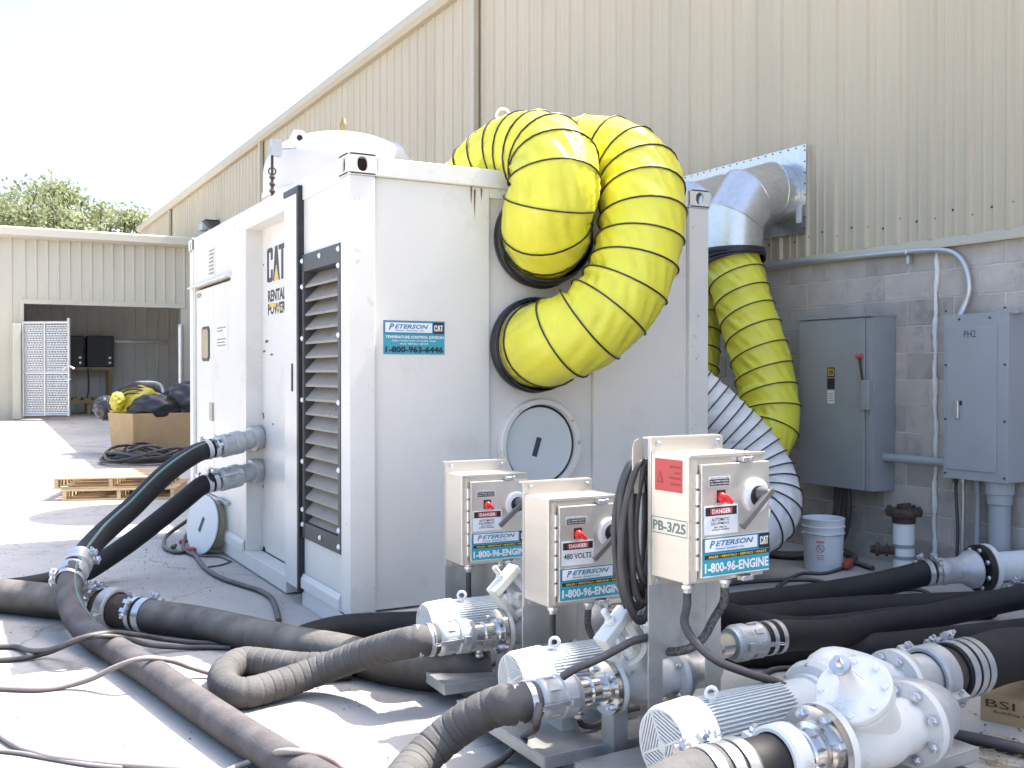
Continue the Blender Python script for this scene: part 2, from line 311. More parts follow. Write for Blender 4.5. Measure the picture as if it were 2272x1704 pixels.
def text(body, o, ex, ey, w, h, m, parent, world=True, bold=0.02, shear=0.0, th=0.0008, name='lettering'):
    """lettering w x h metres, lower-left corner at o, reading along ex"""
    key = (body, bold, shear)
    if key not in TXT:
        cu = bpy.data.curves.new('t', 'FONT'); cu.body = body; cu.offset = bold; cu.shear = shear; cu.resolution_u = 2; cu.size = 1
        to = bpy.data.objects.new('t', cu); me = bpy.data.meshes.new_from_object(to); n = len(me.vertices); v = np.empty(n * 3); me.vertices.foreach_get('co', v); v = v.reshape(-1, 3)
        F = [tuple(p.vertices) for p in me.polygons]; mn = v.min(0); mx = v.max(0); TXT[key] = ((v - mn) / np.maximum(mx - mn, 1e-6), F)
        bpy.data.objects.remove(to); bpy.data.meshes.remove(me)
    V, F = TXT[key]; o, ex, ey = (np.asarray(q, float) for q in (o, ex, ey)); ez = np.cross(ex, ey)
    P = o + V[:, :1] * w * ex + V[:, 1:2] * h * ey + ez * th
    b = MB(); b.add(P, F); return b.build(name, m, parent, world, smooth=0)
# the three-letter logo, unit size (w 1.0, h 1.0)
LOGO_C = [(0.06, 0), (0.26, 0), (0.32, 0.05), (0.32, 0.36), (0.215, 0.36), (0.215, 0.13), (0.105, 0.13), (0.105, 0.87), (0.215, 0.87), (0.215, 0.64), (0.32, 0.64), (0.32, 0.95), (0.26, 1), (0.06, 1), (0, 0.95), (0, 0.05)]
LOGO_A1 = [(0.335, 0), (0.378, 0.0), (0.52, 0.50), (0.662, 0.0), (0.71, 0), (0.585, 1), (0.455, 1)]
LOGO_T = [(0.79, 0), (0.90, 0), (0.90, 0.86), (1.0, 0.86), (1.0, 1), (0.64, 1), (0.66, 0.86), (0.79, 0.86)]
LOGO_TRI = [(0.405, 0.0), (0.635, 0.0), (0.52, 0.41)]
def logo(o, ex, ey, w, h, ink, tri, parent, world=True, th=0.0008):
    for poly in (LOGO_C, LOGO_A1, LOGO_T):
        b = MB(); b.prism([(x * w, y * h) for x, y in poly], o, ex, ey, th); b.build('lettering', ink, parent, world, smooth=0)
    b = MB(); b.prism([(x * w, y * h) for x, y in LOGO_TRI], o, ex, ey, th * 1.2); b.build('emblem', tri, parent, world, smooth=0)
EX, EY, EZ = np.eye(3)

# ------------------------------------------------------------------ ground
b = MB(); b.box((-400, -400, -0.6), (400, 400, -0.03)); ground = b.build('ground', m_conc, smooth=0); tag(ground, None, None, kind='structure')
YJ = sorted([Z(0, 1558.7)[1], Z(0, 1221)[1]])          # the two joints seen at the left
yl = [-9.0, -6.2, -3.2, YJ[0], YJ[1], YJ[1] + 3.0, YJ[1] + 5.2]
xl = [-12.0, -8.0, -4.2, 0.62, 4.6]
for i in range(len(xl) - 1):
    for j in range(len(yl) - 1):
        b = MB(); b.box((xl[i] + 0.004, yl[j] + 0.004, -0.029), (xl[i + 1] - 0.004, yl[j + 1] - 0.004, 0.0)); b.build('slab', m_conc, ground, smooth=0, bev=0.003, seg=1)
for yj in yl[1:-1]:
    b = MB(); b.box((xl[0], yj - 0.0035, -0.028), (xl[-1], yj + 0.0035, -0.004)); b.build('joint_filler', m_grit, ground, smooth=0)
for xj in xl[1:-1]:
    b = MB(); b.box((xj - 0.0035, yl[0], -0.0278), (xj + 0.0035, yl[-1], -0.0045)); b.build('joint_filler', m_grit, ground, smooth=0)
b = MB()                                              # the far yard, rising a little towards the shed
ys = [yl[-1] + 0.004, 9.0, 22.6, 40]
V = []; F = []
for y in ys: V += [(-60, y, ramp(y)), (4.6, y, ramp(y))]
F = [(2 * k, 2 * k + 1, 2 * k + 3, 2 * k + 2) for k in range(len(ys) - 1)]
b.add(V, F); b.build('slab', m_conc, ground, smooth=0)

# ------------------------------------------------------------------ large metal building
XW = 4.27; ZF = 2.36; ZE = 6.62
bld = thing('metal_building', 'tall tan ribbed metal building with a grey concrete block base behind the container', 'building', (XW, 0, 0))
b = MB(); b.box((XW + 0.0055, -2.6, 0), (XW + 0.034, 3.6, ZF - 0.02)); b.build('mortar_bed', m_mortar, bld, smooth=0)
b = MB(); b.box((XW + 0.035, -11, 0), (XW + 0.25, 34, ZF + 0.05)); b.build('wall', m_mortar, bld, smooth=0)
def rib_panel(wd, z0, z1):
    prof = [(0, 0)]
    for k in range(3):
        o = 0.06 + k * wd / 3
        prof += [(o - 0.028, 0), (o - 0.010, -0.021), (o + 0.018, -0.021), (o + 0.036, 0)]
        for q in (0.115, 0.195): prof += [(o + q - 0.012, 0), (o + q, -0.006), (o + q + 0.012, -0.006), (o + q + 0.024, 0)]
    prof.append((wd, 0)); m = MB(); V = []
    for y, x in prof: V += [(x, y, z0), (x, y, z1)]
    m.add(V, [(2 * k, 2 * k + 1, 2 * k + 3, 2 * k + 2) for k in range(len(prof) - 1)])
    return m.mesh('cladding_panel', m_tan, smooth=0)
pw = 0.914; me_pan = rib_panel(pw, ZF, ZE)
for i in range(49):
    o = new_obj('cladding_panel', me_pan, bld); o.location = (0, -10.97 + i * pw, 0)
b = MB(); b.box((XW + 0.002, -11, ZF + 0.06), (XW + 0.03, 34, ZE)); b.build('sheathing', m_tan, bld, smooth=0)
b = MB(); b.prism([(0, 0), (-0.055, -0.0), (-0.055, 0.012), (-0.012, 0.075), (0, 0.075)], (XW + 0.0, 34, ZF - 0.07), EX, EZ, 45.0); b.build('base_flashing', m_tanflash, bld, smooth=0)
b = MB(); b.prism([(0.0, 0), (-0.10, 0.0), (-0.16, 0.06), (-0.16, 0.17), (0.0, 0.22)], (XW + 0.0, 34, ZE - 0.10), EX, EZ, 45.0); b.build('eave_gutter', m_tanflash, bld, smooth=0)
b = MB(); b.add([(XW - 0.12, -11, ZE + 0.115), (XW - 0.12, 34, ZE + 0.115), (XW + 14, 34, ZE + 1.4), (XW + 14, -11, ZE + 1.4)], [(0, 1, 2, 3)]); b.build('roof', m_tan2, bld, smooth=0)
for yd in (6.81, 17.33, 28.0):
    b = MB(); b.box((XW - 0.115, yd, ZF - 1.2), (XW - 0.036, yd + 0.10, ZE - 0.08)); b.build('downspout', m_tanflash, bld, smooth=0, bev=0.006)
# hollow screws along the panel foot
me = MB().cyl((0, 0, 0), (-0.008, 0, 0), 0.009, n=6).mesh('screw', m_rust, 30)
for k in range(26):
    for (z, dy) in ((ZF + 0.16, 0.0), ):
        o = new_obj('screw', me, bld); o.location = (-0.001, -1.35 + k * 0.1523 + 0.02, z + 0.03 * math.sin(k * 2.3))
# concrete blocks, running bond
bw, bh, jt = 0.397, 0.194, 0.009
me_blocks = []
for q in range(5):
    b = MB(); b.box((0, 0, 0), (0.06, bw - jt, bh - jt)); v = np.array(b.v) + RNG.normal(0, 0.0012, (8, 3)); b.v = [tuple(p) for p in v]; me_blocks.append(b.mesh('block', m_block, 0))
nb = 0
for r_ in range(12):
    for k in range(15):
        y = -2.6 + k * bw + (0.5 * bw if r_ % 2 else 0); z = 0.012 + r_ * bh
        o = new_obj('block', random.choice(me_blocks), bld); o.location = (random.uniform(-0.001, 0.002), y, z)
        bm = o.modifiers.new('bevel', 'BEVEL'); bm.width = 0.002; bm.segments = 1; nb += 1
b = MB(); b.box((XW + 0.0, -11, 0), (XW + 0.034, -2.62, ZF - 0.02)); b.box((XW + 0.0, 3.6, 0), (XW + 0.034, 34, ZF - 0.02)); b.build('plain_block_wall', m_block, bld, smooth=0)
# caulked control joint
P = [(XW - 0.012 + 0.003 * math.sin(z * 9), -0.285 + 0.006 * math.sin(z * 5) + 0.004 * math.sin(z * 23), z) for z in np.linspace(0.02, 2.28, 60)]
b = MB(); b.tube(P, [0.016 + 0.0025 * math.sin(i * 1.7) + 0.003 * math.sin(i * 0.6) + 0.002 * math.sin(i * 2.9) for i in range(60)], 8); b.build('caulk_joint', m_caulk, bld, smooth=60)
# sheet-metal blanking plate around the duct inlets
b = MB(); b.box((XW - 0.044, 0.945, 2.555), (XW - 0.036, 3.1, 3.27)); b.build('blanking_plate', m_galv, bld, smooth=0)
b = MB(); b.box((XW - 0.047, 0.99, 2.64), (XW - 0.0445, 1.05, 2.80)); b.build('notice', m_decalwhite, bld, smooth=0)
me = MB().cyl((0, 0, 0), (-0.005, 0, 0), 0.006, n=6).mesh('rivet', m_rust, 30)
for k in range(24):
    o = new_obj('rivet', me, bld); o.location = (-0.044, 0.965 + k * 0.09, 3.255)
    if k < 8: o = new_obj('rivet', me, bld); o.location = (-0.044, 0.957, 2.59 + k * 0.09)
# wall light near the far end
wl_ = thing('wall_light', 'small dark hooded lamp on the metal wall above the far end of the container', 'lamp', tuple(Xp(*dd(470, 488), XW - 0.03)))
p = Xp(*dd(470, 488), XW - 0.03)
b = MB(); b.prism([(0, 0.10), (-0.33, 0.10), (-0.24, -0.01), (-0.08, -0.13), (0, -0.13)], p + np.array([0, 0.18, 0]), EX, EZ, 0.36); b.build('lamp_housing', m_louvreframe, wl_, smooth=0, bev=0.01)
b = MB(); b.box(p + np.array([-0.36, -0.20, 0.10]), p + np.array([0, 0.20, 0.125])); b.build('hood', m_equip, wl_, smooth=0)
p2 = Xp(*dd(447, 490), XW - 0.03)
jb = MB(); jb.box(p2 + np.array([-0.15, -0.1, -0.09]), p2 + np.array([0, 0.35, 0.09])); jb = jb.build('junction_box', m_conduit, None, smooth=0, bev=0.01); tag(jb, 'small grey junction box beside the hooded lamp on the metal wall', 'junction box')

# ------------------------------------------------------------------ open shed at the far end
YG = 22.5; ZG = 0.3
oL = Yp(*dd(48, 650), YG); oR = Yp(*dd(391, 663), YG); gt = Yp(0, 508, YG); gt2 = Yp(415, 512, YG)
shed = thing('storage_shed', 'pale ribbed metal shed with a wide open doorway at the far end', 'building', (0, YG, ZG))
xo0, xo1 = oL[0], oR[0]; zo = 0.5 * (oL[2] + oR[2]); zt = gt2[2] - 0.42
def shed_panel(x0, x1, z0, z1, y, nm, parent, mt, sgn=1):
    prof = [(0, 0)]; w = x1 - x0; n = max(1, round(w / 0.30)); st = w / n
    for k in range(n): o = k * st; prof += [(o + 0.03, 0), (o + 0.045, -0.028 * sgn), (o + 0.075, -0.028 * sgn), (o + 0.09, 0)]
    prof.append((w, 0)); V = []
    for x, yy in prof: V += [(x0 + x, y + yy, z0), (x0 + x, y + yy, z1)]
    m = MB(); m.add(V, [(2 * k, 2 * k + 1, 2 * k + 3, 2 * k + 2) for k in range(len(prof) - 1)]); return m.build(nm, mt, parent, smooth=0)
x = xo0 - 6 * 0.9
while x < xo0 - 0.01: shed_panel(x, x + 0.9, ZG, zt, YG, 'cladding_panel', shed, m_tan2); x += 0.9
x = xo0; npan = 6; st = (4.25 - xo0) / npan
for k in range(npan): shed_panel(xo0 + k * st, xo0 + (k + 1) * st, zo, zt, YG, 'cladding_panel', shed, m_tan2)
b = MB(); b.box((xo1, YG - 0.005, ZG), (4.25, YG + 0.2, zo)); b.build('jamb_wall', m_tan2, shed, smooth=0)
b = MB(); b.box((xo0 - 0.06, YG - 0.05, ZG), (xo0 + 0.03, YG + 0.25, zo + 0.06)); b.build('door_jamb', m_tan2, shed, smooth=0)
b = MB(); b.box((xo0 + 0.03, YG - 0.05, zo - 0.05), (xo1 + 0.1, YG + 0.2, zo + 0.06)); b.build('door_header', m_tan2, shed, smooth=0)
b = MB(); b.prism([(-0.25, 0), (-0.36, 0.05), (-0.36, 0.22), (-0.30, 0.26), (0.0, 0.28), (0.0, 0)], (-12, YG, zt - 0.04), EY, EZ, 16.25); b.build('eave_gutter', m_tan2, shed, smooth=0)
b = MB(); b.box((-12, YG, zt + 0.18), (4.25, YG + 9, zt + 0.235)); b.build('roof', m_tan2, shed, smooth=0)
yb = YG + 3.8
for k in range(6): shed_panel(xo0 - 1.0 + k * 0.95, xo0 - 1.0 + (k + 1) * 0.95, ZG, zt, yb, 'liner_panel', shed, m_interior)
b = MB(); b.box((xo0 - 1.1, YG + 0.1, ZG), (xo0 - 1.0, yb, zt)); b.build('side_wall', m_interior, shed, smooth=0)
b = MB(); b.box((4.18, YG + 0.21, ZG), (4.24, yb, zt)); b.build('side_wall', m_woodplain, shed, smooth=0)  # brown tone stands in for the orange light on this wall
b = MB(); b.box((-12, yb + 0.1, ZG), (4.25, yb + 3.4, zt + 0.2)); b.build('rear_wall', m_tan2, shed, smooth=0)
# galvanised post in the doorway
pp = Yp(*dd(390, 705), YG - 0.4); gp = MB(); gp.cyl((pp[0], YG - 0.4, ZG), (pp[0], YG - 0.4, pp[2]), 0.085, n=20); gp.lathe((pp[0], YG - 0.4, pp[2]), EZ, [(0, 0.09), (0.05, 0.075), (0.08, 0.03)], 20)
gp = gp.build('bollard', m_galv, None); tag(gp, 'galvanised steel bollard at the right side of the shed doorway', 'bollard')
# chain-link gate
gA = Yp(*dd(50, 700), YG - 0.3); gB0 = GR(*dd(149, 908)); gtop = 1
GA = np.array([gA[0], YG - 0.3, ZG + 0.08]); GBx = gB0.copy(); GBx[2] += 0.02
hgA = Yp(*dd(50, 697), YG - 0.3)[2]
db = nrm((GBx - GA) * np.array([1, 1, 0])); LW = np.linalg.norm((GBx - GA)[:2])
dpt = np.array([GBx[0], GBx[1], 0]); 
gate = thing('chain_link_gate', 'sunlit chain-link gate standing open at the shed doorway', 'gate', tuple(GA))
hz = hgA - GA[2]
G_ = lambda u, z: GA + db * u * LW + EZ * z
for (a, c) in (((0, 0), (0, hz)), ((1, 0), (1, hz + 0.1)), ((0.48, 0), (0.48, hz))):
    b = MB(); b.cyl(G_(*a), G_(*c), 0.035, n=10); b.build('upright', m_galv, gate)
for z in (0.03, hz * 0.46, hz):
    b = MB(); b.cyl(G_(0, z), G_(1, z), 0.032, n=10); b.build('rail', m_galv, gate)
b = MB(); q = 0.075
for sgn in (1, -1):
    n = int((LW + hz) / q)
    for k in range(n):
        t0 = k * q - (hz if sgn > 0 else 0)
        u0, u1 = max(t0, 0), min(t0 + hz, LW)
        if u1 <= u0: continue
        if sgn > 0: za, zb = u0 - t0, u1 - t0
        else: za, zb = hz - (u0 - t0), hz - (u1 - t0)
        t0 = t0
        b.cyl(G_(u0 / LW, za), G_(u1 / LW, zb), 0.0075, n=4, cap=False)
    if sgn < 0:
        for k in range(1, int(hz / q)):
            t0 = -k * q; u0, u1 = 0, min(t0 + hz, LW)
            b.cyl(G_(0, hz + t0), G_(u1 / LW, hz + t0 - u1), 0.0075, n=4, cap=False)
for k in range(int(hz / 0.055)): b.bar(G_(0.02, k * 0.055 + 0.03), G_(0.98, k * 0.055 + 0.03), 0.004, 0.026)
o = b.build('wire_mesh', m_galv, gate); o['kind'] = 'stuff'
b = MB(); c_ = G_(1.0, hz * 0.46); b.torus(c_, np.cross(db, EZ), 0.16, 0.022, 20, 8, math.pi * 0.2, math.pi * 1.6); b.build('latch', m_galv, gate)
pst = MB(); pst.box((GA[0] - 0.24, GA[1] - 0.1, ZG), (GA[0] - 0.06, GA[1] + 0.1, ZG + hz + 0.05)); pst = pst.build('gate_post', m_tan2, None, smooth=0, bev=0.01); tag(pst, 'pale square post that carries the open chain-link gate', 'post')
# workbench with two dark cases, low pallet bench
def bench(nm, label, x0, x1, y0, y1, z, legs):
    t = thing(nm, label, 'bench', (x0, y0, ZG))
    b = MB(); b.box((x0, y0, z - 0.09), (x1, y1, z)); b.build('top', m_woodplain, t, smooth=0)
    for xx in legs:
        for yy in (y0 + 0.05, y1 - 0.12): b = MB(); b.box((xx, yy, ZG), (xx + 0.09, yy + 0.07, z - 0.091)); b.build('leg', m_woodplain, t, smooth=0)
    return t
wbL = Yp(*dd(105, 795), yb - 0.6); wbR = Yp(*dd(245, 795), yb - 0.6); zb_ = Yp(*dd(240, 793), yb - 0.6)[2]
bench('workbench', 'wooden workbench carrying two dark cases inside the shed', wbL[0], wbR[0], yb - 0.75, yb - 0.1, zb_, (wbL[0] + 0.05, wbR[0] - 0.15))
bL = Yp(*dd(100, 870), yb - 1.4); zl = Yp(*dd(240, 863), yb - 1.4)[2]
t = bench('slatted_bench', 'low wooden slatted bench on the shed floor under the workbench', bL[0], Yp(*dd(240, 863), yb - 1.4)[0], yb - 1.6, yb - 0.9, max(zl, ZG + 0.35), (bL[0] + 0.1, bL[0] + 1.0, bL[0] + 1.7))
for k in range(7): b = MB(); xx = bL[0] + 0.1 + k * 0.27; b.box((xx, yb - 1.6, max(zl, ZG + 0.35) + 0.002), (xx + 0.15, yb - 0.9, max(zl, ZG + 0.35) + 0.06)); b.build('slat', m_woodplain, t, smooth=0)
for (xa, xb, lab) in ((188, 246, 'dark equipment case on the right half of the shed workbench'), (140, 182, 'dark equipment case on the left half of the shed workbench')):
    A = Yp(*dd(xa, 725), yb - 0.65); B_ = Yp(*dd(xb, 770), yb - 0.65)
    t = thing('equipment_case', lab, 'equipment', (A[0], yb - 0.65, zb_), group='cases on the workbench')
    b = MB(); b.box((A[0], yb - 0.65, zb_ + 0.002), (B_[0], yb - 0.15, A[2])); b.build('body', m_equip, t, smooth=0, bev=0.02)
    b = MB(); b.box((A[0] + 0.06, yb - 0.66, zb_ + 0.08), (B_[0] - 0.22, yb - 0.649, A[2] - 0.08)); b.build('door_glass', m_black, t, smooth=0)
    for q in (0.12, 0.26): b = MB(); b.cyl((B_[0] - 0.11, yb - 0.65, zb_ + q), (B_[0] - 0.11, yb - 0.69, zb_ + q), 0.035, n=12); b.build('knob', m_zinc, t)
rA = Yp(*dd(246, 738), yb - 0.08); rB = Yp(*dd(360, 744), yb - 0.08)
rl = MB(); rl.box((rA[0], yb - 0.12, rA[2] - 0.05), (rB[0], yb - 0.03, rA[2] + 0.05)); rl = rl.build('wall_rail', m_alu, None, smooth=0); tag(rl, 'grey horizontal utility rail on the back wall inside the shed', 'rail')
cz = MB(); a_ = Yp(*dd(190, 795), yb - 0.8); cz.tube(spline([a_, a_ + np.array([0.02, 0, -0.5]), a_ + np.array([-0.02, 0, -1.0]), a_ + np.array([0.06, 0, -1.35])]), 0.02, 6); cz = cz.build('power_cord', m_cable, None); tag(cz, 'black power cord hanging from the shed workbench', 'cord')

# ------------------------------------------------------------------ oak trees behind the shed
def tree(label, px, Yd, top_px, w_m, seed, leaf, base_px=500):
    rg = np.random.default_rng(seed)
    c = Yp(*dd(px, top_px), Yd); xc, ztop = c[0], c[2]; H = ztop * 1.06; cr = w_m / 2
    t = thing('oak_tree', label, 'tree', (xc, Yd, 0), group='oak trees behind the shed')
    b = MB(); th = H * 0.42
    b.tube(spline([(xc, Yd, -0.1), (xc + 0.2, Yd, th * 0.5), (xc - 0.1, Yd, th)], 0.6), [0.5 - 0.2 * k / 20 for k in range(len(spline([(xc, Yd, -0.1), (xc + 0.2, Yd, th * 0.5), (xc - 0.1, Yd, th)], 0.6)))], 10)
    clumps = []
    for k in range(46):
        a = rg.uniform(0, 2 * math.pi); el = rg.uniform(-0.25, 1.0); rr = cr * rg.uniform(0.35, 1.0)
        q = np.array([xc + math.cos(a) * rr * math.cos(el * 1.2), Yd + math.sin(a) * rr * 0.8 * math.cos(el * 1.2), th + (H - th) * (0.18 + 0.74 * max(el, -0.1) * rg.uniform(0.75, 1.0)) - 0.1])
        clumps.append((q, rg.uniform(0.07, 0.17) * w_m))
        s0 = np.array([xc, Yd, th * rg.uniform(0.75, 1.0)]); mid = (s0 + q) / 2 + rg.normal(0, 0.35, 3)
        P = spline([s0, mid, q], 0.5); b.tube(P, np.linspace(0.17, 0.035, len(P)), 6)
    b.build('trunk', m_bark, t)
    V = []; F = []
    for (q, rr) in clumps:
        n = int(230 * (rr / (0.14 * w_m)) ** 2)
        d = rg.normal(0, 1, (n, 3)); d /= np.linalg.norm(d, axis=1)[:, None]; rad = rr * rg.uniform(0.1, 1.25, n) ** 0.8
        p = q + d * rad[:, None] * np.array([1, 1, 0.62])
        u = rg.normal(0, 1, (n, 3)); u /= np.linalg.norm(u, axis=1)[:, None]; v = np.cross(u, rg.normal(0, 1, (n, 3))); v /= np.linalg.norm(v, axis=1)[:, None]
        sz = rg.uniform(0.07, 0.16, n)[:, None]
        k0 = len(V); Q = np.stack([p - u * sz, p + v * sz * 0.55, p + u * sz, p - v * sz * 0.55], 1).reshape(-1, 3)
        V.extend(map(tuple, Q)); F.extend([(k0 + 4 * i, k0 + 4 * i + 1, k0 + 4 * i + 2, k0 + 4 * i + 3) for i in range(n)])
    me = bpy.data.meshes.new('crown'); me.from_pydata(V, [], F); me.materials.append(leaf); o = new_obj('crown', me, t); o.matrix_parent_inverse = Matrix.Translation(Vector((-xc, -Yd, 0)))
tree('leafy oak at the left edge, tallest of the trees behind the shed', -5, 52, 358, 12, 1, m_leaf2)
tree('loose open oak in the middle, sky showing through, behind the shed roof', 160, 55, 392, 8, 2, m_leaf)
tree('low round oak at the right, nearest the big building roof', 265, 60, 448, 8, 3, m_leaf)
tree('dense low oak between the left and middle oaks, just above the shed gutter', 75, 47, 424, 8, 4, m_leaf2)

# ------------------------------------------------------------------ equipment container
CL, CW, CH = 4.12, 2.44, 2.591
con = thing('equipment_container', 'white steel equipment container with louvre, doors and round ports', 'container', (0, 0, 0))
def part(nm, boxes, mt, parent=con, bev=0.0, **kw):
    b = MB()
    for a, c in boxes: b.box(a, c)
    return b.build(nm, mt, parent, smooth=kw.get('smooth', 0), bev=bev)
zc = CH - 0.118
for (x0, x1, y0, y1) in ((0, 0.148, 0, 0.138), (2.285, CW, 0, 0.138), (0, 0.12, CL - 0.13, CL), (CW - 0.12, CW, CL - 0.13, CL)):
    part('corner_post', [((x0, y0, 0.119), (x1, y1, zc - 0.001))], m_white_post, bev=0.006)
def casting(x0, x1, y0, y1, z0, hx, hy):
    """hollow corner casting with a lifting hole through each outer face"""
    t = 0.016; b = MB(); dx = x1 - x0; dy = y1 - y0; dz = 0.118
    def holed(o, ex, ey, w, h, n_, rw, rh):
        o, ex, ey, n_ = (np.asarray(q, float) for q in (o, ex, ey, n_)); N = 24; c0 = o + ex * w / 2 + ey * h / 2; V = []; F = []
        for layer in (0, 1):
            for k in range(N):
                a = 2 * math.pi * (k + 0.5) / N; ca, sa = math.cos(a), math.sin(a); q = max(abs(ca), abs(sa))
                V.append(c0 + ex * ca / q * w / 2 + ey * sa / q * h / 2 + n_ * t * -layer)
            for k in range(N):
                a = 2 * math.pi * (k + 0.5) / N; V.append(c0 + ex * math.copysign(abs(math.cos(a)) ** 0.85, math.cos(a)) * rw + ey * math.copysign(abs(math.sin(a)) ** 0.85, math.sin(a)) * rh + n_ * t * -layer)
        for k in range(N):
            j = (k + 1) % N; F += [(k, j, N + j, N + k), (2 * N + k, 3 * N + k, 3 * N + j, 2 * N + j), (N + k, N + j, 3 * N + j, 3 * N + k)]
        b.add(V, F)
    if hy is not None: holed((x0, hy, z0), (1, 0, 0), (0, 0, 1), dx, dz, (0, math.copysign(1, hy - (y0 + y1) / 2), 0), 0.029, 0.039)
    if hx is not None: holed((hx, y0, z0), (0, 1, 0), (0, 0, 1), dy, dz, (math.copysign(1, hx - (x0 + x1) / 2), 0, 0), 0.026, 0.039)
    b.box((x0, y0, z0 + dz - t), (x1, y1, z0 + dz)); b.box((x0, y0, z0), (x1, y1, z0 + t))
    o = b.build('corner_casting', m_white_post, con, smooth=30); recalc(o.data); o.modifiers.new('b', 'BEVEL').width = 0.004
    o2 = MB(); xa, xb = x0 + t + 0.03, x1 - t - 0.03; o2.box((xa if hx == x0 else x0 + t + .002, (y0 + 0.075) if hy == y0 else y0 + .03, z0 + t), (xb + 0.03 if hx == x0 else x1 - 0.05, y1 - 0.003, z0 + dz - t)); o2.build('casting_core', m_rust, con, smooth=0)
for z0 in (0.0, zc):
    casting(-0.006, 0.156, -0.006, 0.15, z0, -0.006, -0.006)
    casting(CW - 0.156, CW + 0.006, -0.006, 0.15, z0, CW + 0.006, -0.006)
    casting(-0.008, 0.15, CL - 0.15, CL + 0.008, z0, -0.008, CL + 0.008)
part('top_rail', [((0.004, 0.152, 2.455), (0.09, CL - 0.152, CH - 0.005))], m_white_post, bev=0.006)
part('top_rail', [((CW - 0.09, 0.152, 2.455), (CW - 0.004, CL - 0.02, CH - 0.005))], m_white_post, bev=0.006)
part('top_rail', [((0.158, 0.004, 2.475), (2.28, 0.09, CH - 0.012))], m_white_post, bev=0.006)
part('roof', [((0.091, 0.091, 2.50), (CW - 0.091, CL - 0.05, 2.515))], m_white)
part('light_blocker', [((0.19, 0.12, 0.13), (CW - 0.03, CL - 0.03, 2.499))], m_white)  # unseen solid block, added to stop light passing through the container
# bottom side rail in three lengths with fork pockets between them
part('bottom_rail', [((0.006, 0.152, 0.0), (0.12, 0.862, 0.118))], m_white_post, bev=0.004)
part('bottom_rail', [((0.000, 1.185, 0.012), (0.12, 2.961, 0.122))], m_white_post, bev=0.004)
part('bottom_rail', [((0.004, 3.276, 0.012), (0.12, CL - 0.152, 0.122))], m_white_post, bev=0.004)
part('fork_pocket', [((0.125, 0.86, 0.02), (0.18, 1.19, 0.12))], m_darkgap); part('fork_pocket', [((0.125, 2.96, 0.02), (0.18, 3.28, 0.12))], m_darkgap)  # near-black blocks stand in for the shade inside the pockets
for (ya, yb2) in ((0.152, 0.862), (2.25, 2.961)):
    b = MB(); b.prism([(0, 0.0), (-0.018, 0.0), (-0.018, 0.055), (0.0, 0.085)], (0.0055, yb2, 0.115), EX, EZ, yb2 - ya); b.build('sill_lip', m_white_post, con, smooth=0)
# side skins
part('side_panel', [((0.012, 0.139, 2.126), (0.06, 0.829, 2.454))], m_white)
part('side_panel', [((0.012, 0.139, 0.119), (0.06, 0.829, 0.416))], m_white)
for bb in (((0.010, 2.21, 0.123), (0.185, 2.665, 2.454)), ((0.010, 3.96, 0.123), (0.06, CL - 0.131, 2.454)), ((0.010, 2.6655, 2.150), (0.06, 3.9595, 2.454)), ((0.010, 2.6655, 0.123), (0.06, 3.9595, 0.405))): part('side_panel', [bb], m_white)
bay = part('recess_panel', [((0.13, 1.10, 0.123), (0.185, 2.209, 2.454))], m_white)
part('recess_soffit', [((0.004, 1.131, 2.445), (0.129, 2.209, 2.454))], m_white_post)
# access panel with rubber seal between louvre and recess
ap = part('access_panel', [((-0.022, 0.872, 0.10), (0.05, 1.13, 2.505))], m_white, bev=0.005)
b = MB(); b.box((-0.026, 0.832, 0.085), (0.05, 0.868, 2.545)); b.box((-0.026, 0.868, 2.507), (0.05, 1.14, 2.545)); b.box((-0.012, 1.131, 0.10), (0.05, 1.141, 2.505)); b.build('rubber_seal', m_black, ap, smooth=0, bev=0.008)
b = MB(); b.box((-0.03, 0.95, 1.30), (-0.0225, 0.962, 1.47)); b.build('latch_slot', m_ink, ap, smooth=0)
# louvre
lv = part('louvre', [((0.165, 0.139, 0.417), (0.175, 0.829, 2.125))], m_darkgap)  # dark sheet added behind the slats in place of real inner shade
b = MB()
b.box((-0.004, 0.139, 0.419), (0.15, 0.178, 2.123)); b.box((-0.004, 0.790, 0.419), (0.15, 0.829, 2.123)); b.box((-0.003, 0.178, 2.02), (0.15, 0.790, 2.123)); b.box((-0.003, 0.178, 0.419), (0.15, 0.790, 0.515))
b.build('louvre_frame', m_louvreframe, lv, smooth=0, bev=0.003)
b = MB(); b.obox((0, 0, 0), (0.058, 0, 0.062), (0, 0.3055, 0), (0.0012, 0, -0.0011)); b.obox((-0.057, 0, -0.067), (0.002, 0, 0.0), (0, 0.3055, 0), (0, 0, 0.007)); me_sl = b.mesh('slat', m_louvre, 0)
for k in range(18):
    o = new_obj('slat', me_sl, lv); o.location = (0.066, 0.484, 0.56 + k * 0.0845)
me_bolt = MB().lathe((0, 0, 0), (-1, 0, 0), [(0, 0.016), (0.004, 0.016), (0.011, 0.008)], 12).mesh('bolt', m_decalwhite, 30)
for (y, z) in [(0.158, 2.0), (0.158, 2.09), (0.48, 2.085), (0.81, 2.085), (0.81, 1.93)] + [(y, z) for y in (0.158, 0.81) for z in (1.62, 1.25, 0.88)] + [(0.158, 0.55), (0.81, 0.50), (0.158, 0.46), (0.48, 0.465), (0.81, 0.59)]:
    o = new_obj('bolt', me_bolt, lv); o.location = (-0.005, y, z)
